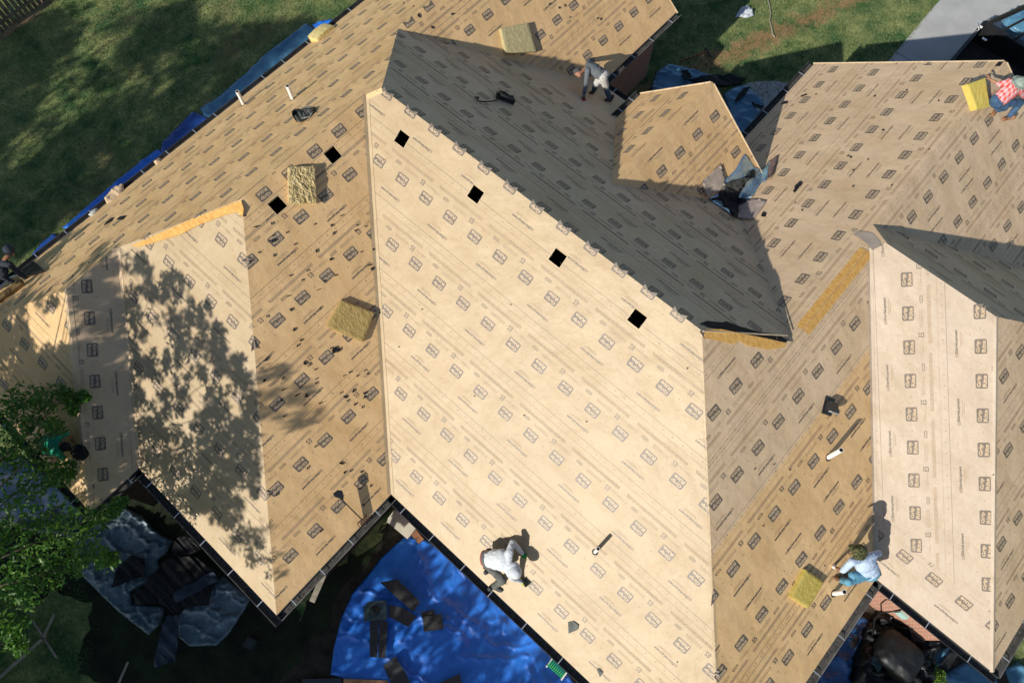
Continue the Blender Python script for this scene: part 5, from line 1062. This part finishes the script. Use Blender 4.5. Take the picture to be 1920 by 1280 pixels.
def plaid():
    m = bpy.data.materials.new('plaid_cloth'); m.use_nodes = True; N = m.node_tree.nodes; L = m.node_tree.links; p = N['Principled BSDF']; p.inputs['Roughness'].default_value = .9
    tc = N.new('ShaderNodeTexCoord'); mp = N.new('ShaderNodeMapping'); mp.inputs['Rotation'].default_value = (0, 0, .25); L.new(tc.outputs['Object'], mp.inputs[0]); out = []
    for ax, sc in ((0, 4.2), (1, 4.2)):
        w = N.new('ShaderNodeTexWave'); w.bands_direction = 'XY'[ax]; w.inputs['Scale'].default_value = sc; L.new(mp.outputs[0], w.inputs[0]); r = N.new('ShaderNodeValToRGB'); r.color_ramp.interpolation = 'CONSTANT'; L.new(w.outputs[1], r.inputs[0])
        e = r.color_ramp.elements; e[0].position = 0; e[0].color = (.62, .06, .04, 1); e[1].position = .52; e[1].color = (.75, .70, .72, 1); x = e.new(.74); x.color = (.05, .05, .22, 1); x = e.new(.86); x.color = (.70, .45, .45, 1); out.append(r)
    mx = N.new('ShaderNodeMixRGB'); mx.inputs[0].default_value = .5; L.new(out[0].outputs[0], mx.inputs[1]); L.new(out[1].outputs[0], mx.inputs[2]); L.new(mx.outputs[0], p.inputs['Base Color']); return m
JEAN = mat('denim', (.03, .07, .14), .9, col2=(.06, .12, .22), scale=9); JEANL = mat('denim_light', (.08, .24, .36), .9, col2=(.14, .34, .46), scale=9); GREYP = mat('grey_trousers', (.085, .09, .085), .9, col2=(.14, .145, .135), scale=8)
# worker in the pale hoodie at the lower eave
HG = mat('hoodie_grey', (.56, .60, .64), .9, var=.06, scale=6)
r1, g1_, i1 = person((935,1092), 'F1', 'roofer in a pale grey hoodie and dark trousers crouching on the bright slope', dict(
    pel=(915,1047,.42), sl=(955,1034,.60), sr=(951,1067,.62), head=(966,1071,.62), el=(961,1016,.42), hl=(979,1036,.06), er=(960,1083,.36), hr=(977,1089,.05),
    kl=(950,1060,.30), fl=(916,1070,.04), tl=(930,1075,.04), kr=(943,1088,.34), fr=(924,1100,.03), tr=(944,1108,.03)), HG, GREYP, mat('shoe_grey', (.07, .075, .075), .8),
    SKIN2, glove={'l': mat('glove_green', (.03, .28, .05), .8), 'r': mat('glove_lime', (.38, .42, .08), .8)}, head_dir=((.55, -.35, .1), (.5, -.3, -1.)))
u_ = np.array([.70, -.45, .15]); hood(r1, g1_['head'], u_, (.4, -.1, -1), HG)
lump([('ell', i1['pel']-i1['sp']*.10, (.035, .165, .125), i1['sp'], i1['bn'])], .012, 'waistband', mat('red_shirt_hem', (.45, .06, .07), .8), r1, 2, .004)
BELT = mat('belt_leather', (.10, .055, .03), .7, var=.3, scale=9)
lump([('ell', i1['pel']+i1['across']*.17, (.07, .05, .09), i1['sp'], i1['bn']), ('ell', i1['pel']-i1['across']*.17, (.06, .045, .08), i1['sp'], i1['bn'])], .012, 'tool_belt', BELT, r1, 2, .004)
ng2 = empty('nail_gun', on(984, 1092, 'F1'), 'small black nail gun in the lime glove of the crouching roofer', 'nail gun'); c = on(984, 1092, 'F1', .07)
m = MB(); m.box(c, (.07, -.03, .02), (.015, .03, .0), (0, 0, .05)); m.build('housing', BL, ng2); m = MB(); m.tube([c+np.array([.05, -.02, 0]), c+np.array([.06, -.03, -.07])], .018, 8); m.build('nozzle', BL, ng2); m = MB(); m.tube([c+np.array([-.03, .02, 0]), c+np.array([-.05, .0, .07])], .018, 8); m.build('handle', BL, ng2)
# worker in pale blue with the camouflage sun cap
PB = mat('pale_blue_cloth', (.42, .53, .70), .9, var=.05, scale=5)
CAMO = mat('camo_cloth', (.02, .025, .012), .9, col2=(.13, .13, .05), scale=22, detail=1)
r2, g2_, i2 = person((1600,1085), 'F3', 'roofer in a pale blue shirt and camouflage cap squatting beside the yellow foam pad', dict(
    pel=(1634,1074,.42), sl=(1598,1052,.72), sr=(1637,1041,.72), head=(1612,1032,.84), el=(1581,1069,.45), hl=(1563,1062,.04), er=(1648,1036,.5), hr=(1618,1052,.35),
    kl=(1590,1091,.42), fl=(1577,1086,.03), tl=(1566,1083,.03), kr=(1598,1078,.42), fr=(1600,1086,.03), tr=(1585,1081,.03)), PB, JEANL, mat('boot_brown', (.22, .10, .05), .7), SKIN2, bare_fore=('l',),
    glove={'l': mat('glove_white', (.72, .72, .75), .8)}, head_dir=((-.35, .15, .9), (-.9, -.35, -.35)))
hc = g2_['head']; cap(r2, hc, (-.45, .1, .85), (-1, -.3, -.5), CAMO, brim=.13); lump([('ell', hc+np.array([.0, -.06, .0]), (.16, .115, .10), (g2_['sr']+g2_['sl'])/2-hc, (0, 0, 1)), ('ell', hc*.45+(g2_['sr']+g2_['sl'])/2*.55+(0, 0, .09), (.13, .12, .05), (g2_['sr']+g2_['sl'])/2-hc, (0, 0, 1))], .012, 'neck_cover', CAMO, r2, 3, .006)
lump([('ell', i2['pel']+i2['across']*.16-i2['sp']*.03, (.07, .05, .09), i2['sp'], i2['bn']), ('ell', i2['pel']-i2['sp']*.04-i2['bn']*.02, (.025, .185, .15), i2['sp'], i2['bn'])], .012, 'tool_belt', BELT, r2, 2, .004)
# worker in grey bending at the shaded eave
r3, g3_, i3 = person((1125,175), 'F7', 'roofer in a grey shirt bending over with one red gloved hand on the paper', dict(
    pel=(1131,142,.62), sl=(1104,117,.66), sr=(1102,133,.60), head=(1084,137,.42), el=(1112,112,.45), hl=(1108,116,.32), er=(1099,158,.30), hr=(1094,182,.05),
    kl=(1117,158,.32), fl=(1113,172,.04), tl=(1102,176,.04), kr=(1136,163,.32), fr=(1144,188,.03), tr=(1133,188,.03)), mat('shirt_grey', (.13, .145, .16), .9, var=.1), mat('denim_grey', (.06, .09, .14), .9, var=.2), mat('boot_dark', (.07, .04, .035), .8),
    SKIN, glove={'r': mat('glove_red', (.20, .02, .02), .8), 'l': mat('glove_black', (.02, .02, .02), .8)}, head_dir=((-.6, .25, -.1), (-.3, .2, -1)))
lump([('ell', i3['pel']-i3['sp']*.03, (.12, .185, .145), i3['sp'], i3['bn']), ('cap', i3['pel']-i3['across']*.1, g3_['kl'], .11, .088), ('cap', i3['pel']+i3['across']*.1, g3_['kr'], .11, .088)], .013, 'shorts', mat('white_shorts', (.50, .49, .47), .9), r3, 10, .004)
lump([('cap', g3_['er']*.35+g3_['hr']*.65, g3_['hr'], .046, .040)], .01, 'cuff', mat('glove_black', (.02, .02, .02), .8), r3, 1)
cap(r3, g3_['head'], (-.7, .25, .15), (-.3, .1, -1), mat('cap_grey', (.07, .075, .08), .9), brim=.11)
# worker in plaid holding the foam pad
r4, g4_, i4 = person((1885,200), 'F13', 'roofer in a red plaid shirt and jeans holding a foam pad at the top right', dict(
    pel=(1871,190,.34), sl=(1891,154,.66), sr=(1912,170,.62), head=(1912,157,.84), el=(1873,158,.50), hl=(1858,150,.34), er=(1922,182,.42), hr=(1918,190,.25),
    kl=(1884,202,.30), fl=(1868,206,.04), tl=(1862,214,.03), kr=(1913,193,.40), fr=(1890,222,.03), tr=(1880,224,.03)), plaid(), JEAN, mat('boot_tan', (.30, .14, .07), .7), SKIN, bare_fore=('l', 'r'), head_dir=((.15, .2, .9), (.9, .3, -.2)))
hat = lump([('ell', g4_['head']+(0, 0, .05), (.10, .125, .125), (0.1, .1, 1), (1, 0, 0)), ('ell', g4_['head']+(0, 0, .03), (.014, .20, .20), (.1, .1, 1), (1, 0, 0))], .010, 'sun_hat', mat('hat_sage', (.24, .30, .26), .9, var=.2, scale=12), r4, 2, .005)
# worker in a dark hoodie off the back eave
DKH = mat('hoodie_dark', (.035, .045, .06), .9, var=.25, scale=5)
ZA = lambda x, y, z: (x, y, z)
r5, g5_, i5 = person((30,520), 'F6', 'roofer in a dark hooded jacket leaning over the back gutter, left edge', dict(
    pel=(-22,530,.55,0.0), sl=(-8,490,1.02,0.0), sr=(18,496,.98,0.0), head=(18,470,1.15,0.0), el=(6,520,.72,0.0), hl=(34,534,.42,0.0), er=(36,512,.72,0.0), hr=(52,524,.50,0.0),
    kl=(-40,540,.1,0.0), fl=(-34,556,-.4,0.0), tl=(-20,556,-.4,0.0), kr=(-20,548,.1,0.0), fr=(-18,562,-.4,0.0), tr=(-5,562,-.4,0.0)), DKH, mat('trousers_black', (.02, .025, .035), .9), mat('boot_black', (.02, .02, .02), .8), SKIN2,
    glove={'r': mat('glove_blue', (.15, .25, .36), .7)}, head_dir=((.1, .25, .9), (1, .1, -.4)))
hood(r5, g5_['head'], (.1, .2, .9), (1, .1, -.4), DKH)
ldr = empty('ladder', on(-10, 560, GZ+.1), 'ladder under the roofer in the dark hoodie at the left edge', 'ladder'); a, b = on(-60,560,GZ), on(14,528,.35); sd = np.array([0, 1., 0])*.2
for s in (-1, 1): m = MB(); m.beam(a+sd*s, b+sd*s, .06, .03); m.build('stile', STRAP, ldr)
for k in range(9): m = MB(); p = a+(b-a)*(k+.5)/9; m.beam(p-sd, p+sd, .03, .03); m.build('rung', STRAP, ldr)
slab('shingle_piece', [(40,506),(62,489),(76,500),(80,508),(52,516),(44,514)], 'F6', FELT, 'dark shingle stack beside the hand of the roofer in the dark hoodie', 'shingle', .09, .06, None)
m = MB(); m.beam(on(-5,563,'F6',.10), on(42,528,'F6',.12), .14, .10); tag(m.build('timber', mat('brown_timber', (.14, .09, .035), .8, var=.3, scale=5)), 'brown timber board lying along the back eave at the left edge', 'timber')
# worker in green under the leaves
GRN = mat('green_shirt', (.01, .28, .17), .6, var=.2, scale=4)
r6, g6_, i6 = person((115,845), 'F11', 'roofer in a bright green shirt and black cap half hidden under the leafy branches', dict(
    pel=(86,834,.40), sl=(108,818,.55), sr=(106,846,.55), head=(122,834,.50), el=(124,812,.35), hl=(134,822,.06), er=(118,858,.30), hr=(100,862,.06),
    kl=(108,826,.20), fl=(76,826,.05), tl=(70,826,.04), kr=(112,846,.20), fr=(78,848,.05), tr=(70,850,.04)), GRN, mat('trousers_dark', (.04, .06, .08), .9), mat('boot_black', (.02, .02, .02), .8), SKIN, bare_fore=('l', 'r'), torso_w=1.1, head_dir=((.8, -.2, .3), (.3, 0, -1)))
cap(r6, g6_['head'], (.8, -.2, .4), (.3, 0, -1), mat('cap_black', (.015, .015, .015), .8))
blob('tool_bag', on(149, 848, 'F11', .12), (.17, .14, .13), mat('bag_black', (.012, .012, .013), .8, bump=.5), 'black round tool bag on the paper beside the roofer in green', 'tool bag', 8., -.14)
